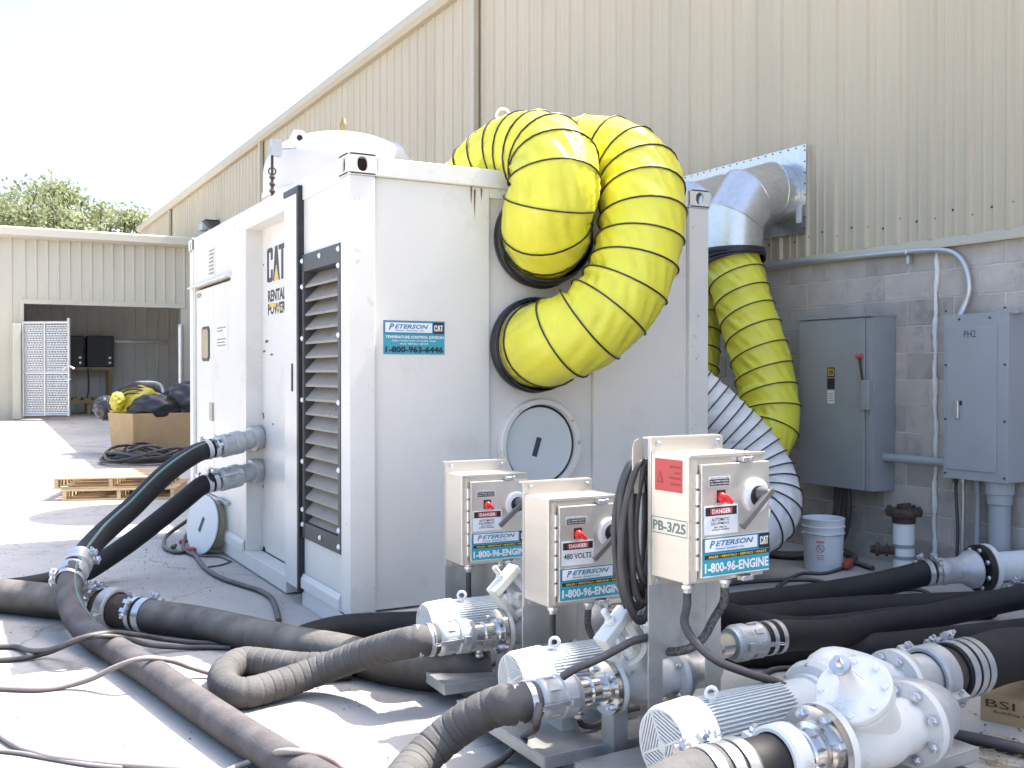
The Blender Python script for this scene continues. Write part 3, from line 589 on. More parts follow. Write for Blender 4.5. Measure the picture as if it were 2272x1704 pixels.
# double doors
for (y0, y1, nm) in ((3.292, 3.95, 0), (2.672, 3.284, 1)):
    d = part('door', [((0.022, y0, 0.413), (0.055, y1, 2.125))], m_white, bev=0.006)
    if nm == 0:
        b = MB(); P = [(x, y) for x, y in ((-0.13, -0.16), (-0.095, -0.195), (0.095, -0.195), (0.13, -0.16), (0.13, 0.16), (0.095, 0.195), (-0.095, 0.195), (-0.13, 0.16))]
        b.prism([(x * 1.1, y * 0.74) for x, y in P], (0.0215, 3.575, 1.657), EY, -EZ, 0.006); b.build('window_gasket', m_ink, d, smooth=0)
        b = MB(); b.prism([(x * 0.9, y * 0.62) for x, y in P], (0.0153, 3.575, 1.657), EY, -EZ, 0.003); b.build('window_pane', m_glass, d, smooth=0)
        b = MB(); b.box((0.008, 3.30, 1.02), (0.021, 3.41, 1.17)); b.build('handle', mat('door_latch_plate', (0.46, 0.42, 0.33), 0.5), d, smooth=0, bev=0.004)
        text('R24', (0.0212, 3.90, 2.06), -EY, EZ, 0.16, 0.04, m_plastgrey, d)
    else:
        b = MB(); b.box((0.018, 2.80, 1.725), (0.0215, 3.17, 1.80)); b.box((0.018, 2.80, 1.60), (0.0215, 3.17, 1.715)); b.build('notice', m_pvc, d, smooth=0)
        for (z0, q) in ((1.765, 0.9), (1.742, 0.6), (1.675, 0.9), (1.65, 0.8), (1.625, 0.9)):
            b = MB(); b.box((0.0172, 3.15 - 0.33 * q, z0), (0.0179, 3.15, z0 + 0.011)); b.build('notice_line', m_louvre, d, smooth=0)
part('door_seam', [((0.03, 3.284, 0.413), (0.05, 3.292, 2.125))], m_ink)
b = MB(); b.prism([(0.0, 0), (-0.05, -0.012), (-0.05, 0.0), (0.0, 0.035)], (0.011, 4.03, 2.155), EX, EZ, 1.40); b.build('drip_rail', m_white_post, con, smooth=0)
b = MB(); b.bar((0.0, 2.70, 0.408), (0.0, 3.1, 0.408), 0.03, 0.022); b.build('door_step', m_cast, con, smooth=0)
vt = part('vent_grille', [((0.002, 3.17, 2.185), (0.011, 3.385, 2.435))], m_white_post)
for k in range(7): b = MB(); b.obox((-0.004, 3.277, 2.215 + k * 0.031), (0.007, 0, 0.004), (0, 0.085, 0), (0.001, 0, -0.001)); b.build('slat', m_white_post, vt, smooth=0); b = MB(); b.box((-0.0005, 3.195, 2.2165 + k * 0.031), (0.0015, 3.36, 2.2265 + k * 0.031)); b.build('vent_slot', m_ink, vt, smooth=0)
# lettering in the recess (reading towards the near corner)
eR = -EY
p0 = Xp(593, 628, 0.13); p1 = Xp(633, 545, 0.13)
logo(np.array([0.1295, p0[1], p0[2]]), eR, EZ, p0[1] - p1[1], Xp(593, 553, 0.13)[2] - p0[2], m_ink, m_yel, bay, th=0.001)
p0 = Xp(595, 671, 0.13); p1 = Xp(634, 642, 0.13)
text('RENTAL', (0.1295, p0[1], p0[2]), eR, EZ, p0[1] - p1[1], 0.083, m_ink, bay, bold=0.035)
p0 = Xp(595, 700, 0.13)
text('POWER', (0.1295, p0[1], p0[2]), eR, EZ, p0[1] - p1[1], 0.080, m_ink, bay, bold=0.035)
wd = p0[1] - p1[1]
b = MB(); b.prism([(0.12 * wd, 0.085), (0.45 * wd, 0.075), (0.42 * wd, 0.055), (0.9 * wd, 0.035), (0.5 * wd, 0.03), (0.55 * wd, 0.048), (0.1 * wd, 0.06)], (0.1285, p0[1], p0[2]), eR, EZ, 0.0015); b.build('emblem', m_yel, bay, smooth=0)
for (x, y, w, h) in ((584, 590, 8, 5), (589, 761, 26, 8), (584, 782, 20, 6), (600, 789, 26, 5), (580, 920, 22, 6), (584, 930, 9, 14), (604, 943, 14, 5), (583, 1083, 7, 9), (581, 1163, 6, 7)):
    q = Xp(x, y, 0.1285); b = MB(); b.prism([(0, 0), (w * .0021, 0.003), (w * .003, h * .0014), (w * .0017, h * .0028), (0, h * .002)], q, eR, EZ, 0.001); b.build('paint_chip', m_ink, con, smooth=0)
q = Xp(586, 1221, 0.1285); b = MB(); b.lathe(q, (-1, 0, 0), [(0, 0.03), (0.002, 0.03)], 12); b.build('drain_hole', m_darkgap, con)
for k, (x, y) in enumerate(((583, 968), (581, 1040))):
    a = Xp(x, y, 0.13); c_ = Yp(x - 40, y + 9 + k * 2, a[1] - 0.03)
    b = MB(); b.lathe(a, c_ - a, [(0, 0.08), (0.012, 0.08), (0.013, 0.06), (0.06, 0.06)], 28); b.build('pipe_stub', m_cast, con)
# near end
part('end_panel', [((0.149, 0.032, 0.119), (0.858, 0.07, 2.474)), ], m_white, bev=0.003)
part('end_panel', [((1.574, 0.032, 0.119), (2.284, 0.07, 2.474))], m_white, bev=0.003)
part('end_panel', [((0.859, 0.058, 0.119), (1.573, 0.1, 2.474))], m_white)
part('end_beam', [((0.8595, 0.030, 2.42), (1.5725, 0.057, 2.4735))], m_white_post)
part('end_sill', [((0.15, 0.004, 0.0), (2.283, 0.10, 0.105))], m_white_post, bev=0.006)
part('far_end_panel', [((0.121, CL - 0.06, 0.119), (CW - 0.121, CL - 0.02, 2.48))], m_white)
part('right_side_panel', [((CW - 0.05, 0.139, 0.02), (CW - 0.012, CL - 0.131, 2.454))], m_white)
def port(x, z):
    pc = MB(); pc.lathe((x, 0.058, z), (0, -1, 0), [(0, 0.275), (0.05, 0.275), (0.056, 0.268), (0.056, 0.244), (0.03, 0.240), (0.012, 0.238)], 56); o = pc.build('port_collar', m_white_post, con)
    b = MB(); b.lathe((x, 0.045, z), (0, -1, 0), [(0, 0.225), (0.008, 0.225), (0.011, 0.221)], 56); b.build('port_cover', m_panel_pale, o)
    b = MB(); b.torus((x, 0.040, z), (0, 1, 0), 0.232, 0.0065, 56, 8); b.build('cover_gasket', m_ink, o)
    b = MB(); b.obox((x - 0.02, 0.0335, z - 0.01), np.array([0.30, 0, 0.95]) * 0.058, np.array([0.95, 0, -0.30]) * 0.017, (0, 0.001, 0)); b.build('handle_slot', m_slotblue, o, smooth=0)
    for a in (0.05, 0.6, 2.2): b = MB(); b.cyl((x + 0.255 * math.cos(a), 0.003, z + 0.255 * math.sin(a)), (x + 0.255 * math.cos(a), -0.006, z + 0.255 * math.sin(a)), 0.009, n=8); b.build('cover_screw', m_zinc, o)
m_panel_pale = mat('port_cover_paint', (0.66, 0.69, 0.70), 0.4, var=0.04, vs=4, stain=((0.5, 0.52, 0.53), 6, 0.64, 0.3))
port(1.195, 0.985); port(1.19, 0.40)
for (x, z) in ((1.125, 1.577), (1.17, 2.20)):
    b = MB(); b.lathe((x, 0.058, z), (0, -1, 0), [(0, 0.245), (0.10, 0.245), (0.10, 0.238), (0.02, 0.238)], 48); b.build('duct_collar', m_white_post, con)
# company sign
s0 = Yp(*dd(828, 765), 0.031); s1 = Yp(*dd(960, 695), 0.031); sw = s1[0] - s0[0]; sh = s1[2] - s0[2]; oz = np.array([s0[0], 0.0, s0[2]])
def sg(x0, z0, x1, z1, yy, th=0.0012): b = MB(); b.box((oz[0] + x0 * sw, yy - th, oz[2] + z0 * sh), (oz[0] + x1 * sw, yy, oz[2] + z1 * sh)); return b
sign = sg(0, 0, 1, 1, 0.0315, 0.002).build('company_sign', m_teal, con, smooth=0)
sg(0, 0.60, 1, 1, 0.0292).build('sign_band', m_blue, sign, smooth=0); sg(0.03, 0.65, 0.79, 0.94, 0.0278).build('sign_plate', m_decalwhite, sign, smooth=0); sg(0.81, 0.63, 0.985, 0.96, 0.0278).build('logo_plate', m_ink, sign, smooth=0)
T = lambda s, x0, z0, w, h, m, **k: text(s, (oz[0] + x0 * sw, 0.0262, oz[2] + z0 * sh), EX, EZ, w * sw, h * sh, m, sign, **k)
T('P', 0.08, 0.72, 0.09, 0.19, m_blue, bold=0.03, shear=0.3); T('ETERSON', 0.175, 0.76, 0.55, 0.13, m_blue, bold=0.03, shear=0.3); T('Power Systems Inc.', 0.18, 0.675, 0.48, 0.06, m_blue, shear=0.2)
logo(np.array([oz[0] + 0.825 * sw, 0.0262, oz[2] + 0.70 * sh]), EX, EZ, 0.145 * sw, 0.18 * sh, m_decalwhite, m_yel, sign)
T('TEMPERATURE CONTROL DIVISION', 0.03, 0.47, 0.95, 0.085, m_decalwhite, bold=0.03); T('Chillers \u2022 Cooling Towers \u2022 Air Handlers \u2022 Pumps', 0.13, 0.37, 0.72, 0.06, m_decalwhite); T('SALES \u2022 RENTALS \u2022 SERVICE', 0.26, 0.29, 0.46, 0.045, m_decalwhite); T('1-800-963-6446', 0.03, 0.05, 0.94, 0.19, m_ink, bold=0.03)
# rust weeps below the top rail
for (x, z, h) in ((0.735, 2.475, 0.10), (0.757, 2.46, 0.16), (0.80, 2.47, 0.07)):
    b = MB(); b.prism([(0, 0), (0.012, -0.004), (0.009, -h * 0.5), (0.006, -h), (0.002, -h * 0.6)], (x, 0.0295, z), EX, EZ, 0.001); b.build('rust_streak', mat('rust_weep', (0.20, 0.095, 0.045), 0.8, var=0.3, vs=30), con, smooth=0)

# ------------------------------------------------------------------ white domed tank behind the container
TX, TY, TR_ = 1.90, 5.55, 0.83
tk = thing('domed_tank', 'white domed vertical tank rising behind the container roof', 'tank', (TX, TY, 0))
m_tank = mat('tank_paint', (0.66, 0.635, 0.60), 0.45, var=0.04, vs=2, stain=[((0.55, 0.47, 0.38), 3.0, 0.6, 0.5), (RUST, 12, 0.68, 0.7)], streak=(1, 1, 0.5))
b = MB(); b.lathe((TX, TY, 0.35), EZ, [(0, TR_ - 0.06), (2.78, TR_ - 0.06)], 64); b.build('shell', m_tank, tk)
b = MB(); b.lathe((TX, TY, 3.10), EZ, [(0, TR_ - 0.055), (0.03, TR_ + 0.01), (0.10, TR_ + 0.01), (0.11, TR_ - 0.03), (0.16, TR_ - 0.03), (0.17, TR_ + 0.015), (0.23, TR_ + 0.015)], 64, cap=False); b.build('girth_band', m_tank, tk)
b = MB(); pr_ = [(0, TR_)] + [(0.17 + 0.52 * q, max(TR_ * (1 - q ** 2.6) ** 0.5, 0.01)) for q in np.sin(np.linspace(0, math.pi / 2, 26))]; b.lathe((TX, TY, 3.33), EZ, [(t, r) for t, r in pr_], 64); b.build('domed_head', m_tank, tk, smooth=60)
for k in range(4): a = math.pi / 4 + k * math.pi / 2; b = MB(); b.box((TX + 0.55 * math.cos(a) - 0.06, TY + 0.55 * math.sin(a) - 0.06, 0), (TX + 0.55 * math.cos(a) + 0.06, TY + 0.55 * math.sin(a) + 0.06, 0.36)); b.build('leg', m_tank, tk, smooth=0)
q = Yp(*dd(645, 298), TY - 0.4); b = MB()
b.prism([(-0.09, -0.12), (0.15, -0.12), (0.13, 0.0), (0.05, 0.08), (-0.05, 0.08), (-0.09, 0.0)], q + np.array([0, 0.02, 0]), EX, EZ, 0.03); b.build('lifting_lug', m_tank, tk, smooth=0); b = MB(); b.cyl(q + np.array([0.01, -0.011, 0.0]), q + np.array([0.01, 0.021, 0.0]), 0.032, n=16); b.build('lug_eye', m_darkgap, tk)
q2 = Yp(*dd(875, 335), TY + 0.2); b = MB(); b.lathe(q2 + np.array([-0.25, 0, -0.15]), (0.8, 0, 0.6), [(0, 0.12), (0.20, 0.12), (0.205, 0.17), (0.24, 0.17)], 24); b.build('side_nozzle', m_galv, tk)
v0 = Yp(*dd(742, 285), TY - 0.1); b = MB(); b.cyl(v0 + np.array([0, 0, -0.22]), v0 + np.array([0, 0, 0.10]), 0.02, n=10); b.lathe(v0 + np.array([0, 0, 0.02]), EZ, [(0, 0.035), (0.05, 0.045), (0.09, 0.03), (0.13, 0.02)], 12); b.build('relief_valve', mat('dull_brass', (0.38, 0.30, 0.17), 0.5, metal=0.6), tk)
v1 = Yp(*dd(680, 292), TY - 0.1); v2 = Yp(*dd(596, 322), TY - 0.6)
b = MB(); b.tube([v0, v1, v1 + np.array([-0.06, 0, -0.03])], 0.012, 8); b.build('vent_pipe', m_conduit, tk)
b = MB(); b.cyl(Yp(*dd(640, 318), TY - 0.6), v2, 0.012, n=8); b.box(v2 - np.array([0.05, 0.04, 0.07]), v2 + np.array([0.05, 0.04, 0.09])); b.build('level_switch', m_conduit, tk, smooth=0)
v3 = Yp(*dd(588, 370), TY - 0.6); b = MB(); b.torus(v3, (0.3, 1, 0), 0.035, 0.007, 20, 6); b.cyl(v3 + np.array([0, 0.0, 0.25]), v3 + np.array([0, 0, -0.35]), 0.014, n=8)
for k in range(4): b.lathe(v3 + np.array([0.0, 0, -0.08 - 0.07 * k]), EZ, [(0, 0.02), (0.02, 0.032), (0.04, 0.02)], 8)
b.build('gauge_piping', m_rust, tk)

# ------------------------------------------------------------------ flexible ducts
def helix(P, T, U, V, s, r, pitch, wire, n_per=28, phase=0.0, tilt=0.0):
    L = s[-1]; N = int(L / pitch * n_per); q = np.linspace(0.0, L, N); ang = 2 * math.pi * q / pitch + phase
    q2 = np.clip(q + tilt * np.sin(ang), 0, L)
    g = lambda A: np.stack([np.interp(q2, s, A[:, k]) for k in range(3)], 1)
    rr = np.interp(q2, s, r); return g(P) + (g(U) * np.cos(ang)[:, None] + g(V) * np.sin(ang)[:, None]) * rr[:, None]
def flex_duct(name, label, pts, r, pitch, m, seed, collars=((0.0, 0.10),), cgrow=0.02, wire=0.0052, group=None, wr=1.0, phase=0.0, cat='duct', step=0.012, collar_m=None):
    rg = np.random.default_rng(seed); P = spline(pts, step); T, U, V = frames(P); s = np.r_[0, np.cumsum(np.linalg.norm(np.diff(P, axis=0), axis=1))]
    t = thing(name, label, cat, tuple(P[0]), group=group); n = 72; a = np.linspace(0, 2 * math.pi, n, endpoint=False)
    A, Sx = np.meshgrid(a, s); u = (Sx - A / (2 * math.pi) * pitch - phase / (2 * math.pi) * -pitch) / pitch; fr = u - np.floor(u)
    sag = np.sin(math.pi * fr) ** 0.7
    # local curvature: the cloth bunches on the inside of bends
    dT = np.gradient(T, s, axis=0); kU = (dT * U).sum(1)[:, None]; kV = (dT * V).sum(1)[:, None]; bend = (kU * np.cos(A) + kV * np.sin(A)) * r
    slack = np.clip(bend, 0, 1.2)
    ph = rg.uniform(0, 6.28, 8)
    seg = np.floor(u)
    sn = lambda q: np.abs(np.sin(q)) * 2 - 1.2                 # sharp-crested folds
    skew = fr * 1.6 + 0.25 * np.sin(seg * 2.3)
    w = (sn(A * 6.5 + seg * 2.1 + skew * 2.0 + ph[0]) + 0.9 * sn(A * 10 - seg * 3.7 + skew * 2.6 + ph[1]) + 0.6 * np.sin(A * 7 + seg * 1.3 + fr * 4 + ph[2]) + 0.5 * sn(A * 16 + seg * 5.1 + skew * 3 + ph[3]))
    patch = 0.55 + 0.45 * np.sin(A * 2 + seg * 1.9 + ph[4]) * np.sin(seg * 0.7 + A + ph[5])
    disp = -sag * (0.012 + 0.05 * slack) + wr * sag * w * patch * (0.0085 + 0.012 * slack)
    rad = r + disp
    X = P[:, None, :] + (U[:, None, :] * np.cos(A)[..., None] + V[:, None, :] * np.sin(A)[..., None]) * rad[..., None]
    F = [(i * n + k, i * n + (k + 1) % n, (i + 1) * n + (k + 1) % n, (i + 1) * n + k) for i in range(len(P) - 1) for k in range(n)]
    b = MB(); b.add(X.reshape(-1, 3), F); b.build('duct_sleeve', m, t, smooth=60)
    b = MB(); b.tube(helix(P, T, U, V, s, np.full(len(s), r + 0.004), pitch, wire, phase=phase), wire, 6); b.build('spiral_wire', m_black, t, smooth=60)
    for (q, wd) in collars:
        i0 = np.searchsorted(s, q * (s[-1] - wd)); i1 = min(np.searchsorted(s, q * (s[-1] - wd) + wd), len(s) - 1)
        Q = P[i0:i1 + 1]; rr = (r + cgrow) + 0.005 * np.sin(np.linspace(0, 9, len(Q)))
        b = MB(); b.tube(Q, rr, 48, cap=False); o = b.build('collar', collar_m or m_black, t, smooth=60); so = o.modifiers.new('solid', 'SOLIDIFY'); so.thickness = 0.006
        b = MB(); k = len(Q) // 2; b.torus(Q[k], T[i0 + k], r + cgrow + 0.005, 0.008, 48, 6); b.build('strap', m_equip, t)
    return t
RD = 0.248; RDL = 0.258
rp = [(1.125, 0.05, 1.577), (1.135, -0.06, 1.575)] + [tuple(Yp(*dd(x, y), v)) for x, y, v in ((1195, 738, -0.24), (1275, 700, -0.40), (1345, 628, -0.47), (1378, 540, -0.46), (1388, 450, -0.40), (1372, 375, -0.24))] + [(1.62, 0.02, 2.735), (1.50, 0.28, 2.73), (1.42, 0.55, 2.60), (1.38, 0.78, 2.40)]
flex_duct('flexible_duct', 'right-hand yellow spiral duct looping up from the lower port over the container roof', rp, RD, 0.150, m_yellow, 3, collars=((0.0, 0.13),), group='yellow ducts on the container end', phase=1.0)
lp = [(1.17, 0.05, 2.20), (1.17, -0.07, 2.20)] + [tuple(Yp(*dd(x, y), v)) for x, y, v in ((1180, 470, -0.22), (1196, 405, -0.28), (1192, 350, -0.17))] + [(1.13, 0.10, 2.70), (1.07, 0.32, 2.66), (1.02, 0.55, 2.52), (1.0, 0.75, 2.3)]
flex_duct('flexible_duct', 'left-hand yellow spiral duct bulging from the upper port, its top bright in the sun', lp, RDL, 0.118, m_yellow, 5, collars=((0.0, 0.14),), group='yellow ducts on the container end', wr=1.4, phase=2.0)
q = Yp(*dd(1087, 250), 0.1); b = MB(); b.torus(q, (0.2, 1, 0.1), 0.04, 0.008, 24, 6); b = b.build('rope_loop', m_decalwhite, None); tag(b, 'small white rope loop on top of the left-hand yellow duct', 'rope')
q0 = Yp(*dd(1225, 262), 0.1); q1 = Yp(*dd(1280, 262), 0.1); b = MB(); b.tube([q0, (q0 + q1) / 2 + np.array([0, 0, -0.004]), q1], 0.008, 6); b = b.build('tie_strap', m_decalwhite, None); tag(b, 'pale strap stretched between the tops of the two yellow ducts', 'strap')
# galvanised elbows out of the wall
def elbow(Yc, label):
    t = thing('duct_elbow', label, 'duct', (XW, Yc, 2.9), group='galvanised elbows on the wall'); r = 0.25
    C = [np.array([XW - 0.045, Yc, 2.90]), np.array([XW - 0.17, Yc, 2.90]), np.array([XW - 0.40, Yc, 2.83]), np.array([XW - 0.545, Yc, 2.62]), np.array([XW - 0.555, Yc, 2.40])]
    nn = [np.array([-1.0, 0, 0]), np.array([-1.0, 0, 0]), nrm(np.array([-0.86, 0, -0.52])), nrm(np.array([-0.50, 0, -0.87])), np.array([0, 0, -1.0])]
    for i in range(4):
        b = MB(); N = 40; V = []
        # mitred segment: ring planes bisect neighbouring axes
        for (c, m_) in ((C[i], nn[i]), (C[i + 1], nn[i + 1])):
            ax = nrm(C[i + 1] - C[i]); u = EY; v = np.cross(ax, u)
            for k in range(N):
                a = 2 * math.pi * k / N; off = (u * math.cos(a) + v * math.sin(a)) * r; tt = -(off @ m_) / (ax @ m_); V.append(c + off + ax * tt)
        b.add(V, [(k, (k + 1) % N, N + (k + 1) % N, N + k) for k in range(N)]); b.build('gore', m_galv, t, smooth=50)
        if i: b = MB(); P = [Vv for Vv in V[:N]] + [V[0]]; b.tube(np.array(P), 0.0045, 5); b.build('seam', m_galv, t)
    return t
elbow(1.25, 'nearer galvanised sheet-metal elbow coming out of the metal wall')
elbow(1.86, 'farther galvanised elbow half hidden behind the container corner')
flex_duct('flexible_duct', 'long yellow spiral duct hanging from the nearer wall elbow beside the grey cabinet', [(3.715, 1.25, 2.415), (3.715, 1.245, 2.33), (3.715, 1.12, 2.0), (3.715, 0.95, 1.62), (3.71, 0.83, 1.28), (3.66, 0.75, 1.03), (3.50, 0.72, 0.84), (3.25, 0.76, 0.74), (2.95, 0.85, 0.70), (2.5, 1.0, 0.72)], 0.232, 0.165, m_yellow, 8, collars=((0.0, 0.13),), cgrow=0.03, group='yellow ducts hanging from the wall', phase=0.4)
flex_duct('flexible_duct', 'yellow spiral duct hanging from the farther elbow, mostly hidden by the container', [(3.715, 1.86, 2.415), (3.715, 1.855, 2.3), (3.70, 1.75, 1.9), (3.60, 1.62, 1.5), (3.4, 1.5, 1.1), (3.0, 1.45, 0.85), (2.5, 1.5, 0.8)], 0.232, 0.165, m_yellow, 9, collars=((0.0, 0.13),), cgrow=0.03, group='yellow ducts hanging from the wall', phase=0.9)
flex_duct('flexible_duct', 'white spiral duct with black wire curling down beside the bucket', [(2.40, 0.68, 1.46), (2.58, 0.55, 1.34), (2.77, 0.39, 1.13), (2.95, 0.22, 0.88), (3.01, 0.10, 0.67), (2.95, 0.01, 0.50), (2.76, 0.0, 0.40), (2.52, 0.12, 0.37), (2.3, 0.3, 0.36)], 0.228, 0.075, m_whiteduct, 10, collars=(), wr=0.9)

# ------------------------------------------------------------------ hoses
def hose(name, label, pts, r, m, parent=None, ribs=0.0, step=0.02, n=28, group=None, cat='hose', swell=None):
    P = spline(pts, 0.004 if ribs else step); s = np.r_[0, np.cumsum(np.linalg.norm(np.diff(P, axis=0), axis=1))]
    rr = np.full(len(P), r)
    if ribs:
        f = (s / ribs) % 1; rr = rr + 0.0035 * (1 - np.exp(-((np.minimum(f, 1 - f) * ribs) / 0.0045) ** 2)) - 0.002
    t = thing(name, label, cat, tuple(P[0]), group=group) if parent is None else parent
    b = MB(); b.tube(P, rr, n); b.build('hose_body', m, t, smooth=50); return t, P
def stripe(t, P, r, ang, w, m):
    T, U, V = frames(P); side = np.cross(T, EZ); side /= np.linalg.norm(side, axis=1)[:, None] + 1e-9; upn = np.cross(side, T)
    out = []
    for a in (ang - w, ang, ang + w): out.append(P + (side * math.sin(a) + upn * math.cos(a)) * (r + 0.0012))
    X = np.stack(out, 1).reshape(-1, 3); F = [(i * 3 + k, i * 3 + k + 1, i * 3 + 4 + k, i * 3 + 3 + k) for i in range(len(P) - 1) for k in (0, 1)]
    b = MB(); b.add(X, F); b.build('colour_stripe', m, t, smooth=60)
def clamp(t, c, d, r, w=0.026, m=None, bolt_ang=0.6, big=True):
    m = m or m_zinc; d = nrm(d); c = np.asarray(c, float); u, v = perp(d)
    b = MB(); b.lathe(c - d * w / 2, d, [(0, r + 0.001), (0.0, r + 0.005), (w, r + 0.005), (w, r + 0.001)], 40, cap=False)
    o = b.build('hose_clamp', m, t)
    if big:
        e = u * math.cos(bolt_ang) + v * math.sin(bolt_ang); tg = np.cross(d, e); p = c + e * (r + 0.018); b = MB()
        b.cyl(p - tg * 0.055, p + tg * 0.065, 0.0075, n=8); b.obox(p - tg * 0.028, tg * 0.011, d * w * 0.55, e * 0.016); b.obox(p + tg * 0.022, tg * 0.011, d * w * 0.55, e * 0.016); b.hexn(p + tg * 0.04, tg, 0.014, 0.013); b.build('clamp_bolt', m, o, smooth=30)
def camlock(t, a, d, r, L=0.17, m=None, lever=True, up=EZ):
    """cast coupler body with lugs and two cam levers; starts at a, runs along d"""
    m = m or m_cast; d = nrm(d); a = np.asarray(a, float)
    b = MB(); b.lathe(a, d, [(0, r * 0.86), (0.01, r * 1.0), (0.02, r * 1.10), (0.035, r * 1.10), (0.045, r * 1.02), (L * 0.55, r * 1.02), (L * 0.58, r * 1.12), (L * 0.85, r * 1.12), (L * 0.9, r * 1.0), (L, r * 0.95)], 36)
    u = nrm(np.asarray(up) - d * (np.asarray(up) @ d)); v = np.cross(d, u)
    for k in range(8):
        an = k * math.pi / 4; e = u * math.cos(an) + v * math.sin(an); b.obox(a + d * L * 0.32 + e * r * 1.04, d * L * 0.13, np.cross(d, e) * r * 0.16, e * r * 0.05)
    o = b.build('coupler', m, t, smooth=40)
    if lever:
        for sg_ in (1, -1):
            e = v * sg_; b = MB(); p = a + d * L * 0.72 + e * r * 1.13; b.bar(p, p - d * L * 0.75 + e * 0.012, 0.016, 0.008, e); b.obox(p, d * 0.014, e * 0.012, u * 0.016); b.build('cam_lever', m_zinc, o, smooth=0); b = MB(); b.torus(p - d * L * 0.85 + e * 0.018, u, 0.015, 0.0022, 16, 5); b.build('pull_ring', m_zinc, o)
def groove_coupling(t, c, d, r, w=0.055, m=None, ang=0.3):
    m = m or m_cast; d = nrm(d); u, v = perp(d); c = np.asarray(c, float); b = MB()
    b.lathe(c - d * w / 2, d, [(0, r), (0.0, r * 1.12), (0.008, r * 1.22), (w - 0.008, r * 1.22), (w, r * 1.12), (w, r)], 40, cap=False)
    for s_ in (0, math.pi):
        e = u * math.cos(ang + s_) + v * math.sin(ang + s_); tg = np.cross(d, e); p = c + e * r * 1.32
        b.obox(p - tg * 0.016, tg * 0.012, d * w * 0.5, e * r * 0.2); b.obox(p + tg * 0.016, tg * 0.012, d * w * 0.5, e * r * 0.2)
    o = b.build('groove_coupling', m, t, smooth=40)
    for s_ in (0, math.pi):
        e = u * math.cos(ang + s_) + v * math.sin(ang + s_); tg = np.cross(d, e); p = c + e * r * 1.36; b = MB(); b.cyl(p - tg * 0.05, p + tg * 0.05, 0.008, n=8); b.hexn(p + tg * 0.03, tg, 0.015, 0.014); b.build('coupling_bolt', m_zinc, o)
    return o

def ext(pts, front=False, back=False, L=2.5):
    """carry a run on beyond the picture along its own direction, flat on the ground"""
    pts = [np.asarray(p, float) for p in pts]; flat = np.array([1, 1, 0])
    if front: pts = [pts[0] + nrm((pts[0] - pts[1]) * flat) * L] + pts
    if back: pts = pts + [pts[-1] + nrm((pts[-1] - pts[-2]) * flat) * L]
    return pts
# the two hoses from the container side
f1a = Xp(583, 968, 0.13); f1b = Yp(480, 993, 2.08); f2a = Xp(581, 1040, 0.13); f2b = Yp(478, 1068, 2.08)
d1 = nrm(f1b - f1a); d2 = nrm(f2b - f2a)
A_px = [(c2(880, 228), 0.93), (c2(760, 312), 0.82), (c2(600, 470), 0.64), (c2(450, 605), 0.47), (c2(378, 690), 0.37), (c2(338, 745), 0.32), (c2(318, 830), 0.24), (c2(330, 930), 0.16), (c2(395, 1030), 0.085), (c2(520, 1115), 0.067), (c2(700, 1228), 0.067), (c2(900, 1368), 0.067), (c2(1100, 1503), 0.067), (c2(1300, 1630), 0.067), (c2(1480, 1735), 0.067)]
def _ray(x, y): return _fw + _rt * (x - 1136) / CAM_F - _up * (y - 852) / CAM_F
def along(pxs, Pa, Pb):
    """points between Pa and Pb in the survey directions pxs, depth changing evenly"""
    ta, tb = (Pa - CAM_P) @ _fw, (Pb - CAM_P) @ _fw; n = len(pxs); return [CAM_P + _ray(*q) * (ta + (tb - ta) * (i + 1) / (n + 1)) for i, q in enumerate(pxs)]
hA = Z(*c2(338, 745), 0.32)
hp = [f1b, f1b + d1 * 0.10] + along([p for p, _ in A_px[:5]], f1b, hA) + [Z(*p, z) for p, z in A_px[5:]]
rH = 0.066
t = thing('water_hose', 'black hose with a pale stripe from the upper container fitting down to the bottom foreground', 'hose', tuple(f1b)); P = spline(hp, 0.02)
ij = int(np.argmin(np.linalg.norm(P - hA, axis=1)))       # the joiner splits it into a clean and a dusty length
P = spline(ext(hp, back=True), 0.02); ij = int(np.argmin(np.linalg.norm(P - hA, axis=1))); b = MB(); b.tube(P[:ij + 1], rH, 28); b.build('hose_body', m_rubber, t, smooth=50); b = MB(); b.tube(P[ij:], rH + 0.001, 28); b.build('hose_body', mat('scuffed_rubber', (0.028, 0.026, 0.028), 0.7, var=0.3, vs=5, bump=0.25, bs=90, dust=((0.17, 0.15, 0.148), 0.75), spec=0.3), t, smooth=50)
stripe(t, P[: ij + 85], rH + 0.001, -0.55, 0.05, m_green); stripe(t, P[: ij + 85], rH + 0.001, -0.44, 0.045, m_stripe)
L1 = np.linalg.norm(f1b - f1a); camlock(t, f1b - d1 * 0.02, -d1, 0.074, 0.20, up=np.array([0, 0.5, 1]), lever=False); b = MB(); b.lathe(f1a + d1 * 0.03, d1, [(0, 0.085), (0.05, 0.092), (0.07, 0.088), (0.075, 0.066), (L1 - 0.2, 0.066)], 28); b.build('adapter_ring', m_cast, t)
clamp(t, f1b + d1 * 0.02, d1, rH, 0.035); clamp(t, f1b + d1 * 0.075, d1, rH, 0.035, bolt_ang=2.5)
ca = Z(*c2(360, 712), 0.345); cb = Z(*c2(325, 785), 0.28); dc = nrm(cb - ca); mid_ = (ca + cb) / 2
b = MB(); b.lathe(ca - dc * 0.02, dc, [(0, 0.068), (0.01, 0.08), (0.07, 0.084), (0.075, 0.075), (0.10, 0.075), (0.105, 0.084), (0.16, 0.08), (0.17, 0.068)], 36); b.build('hose_joiner', m_cast, t)
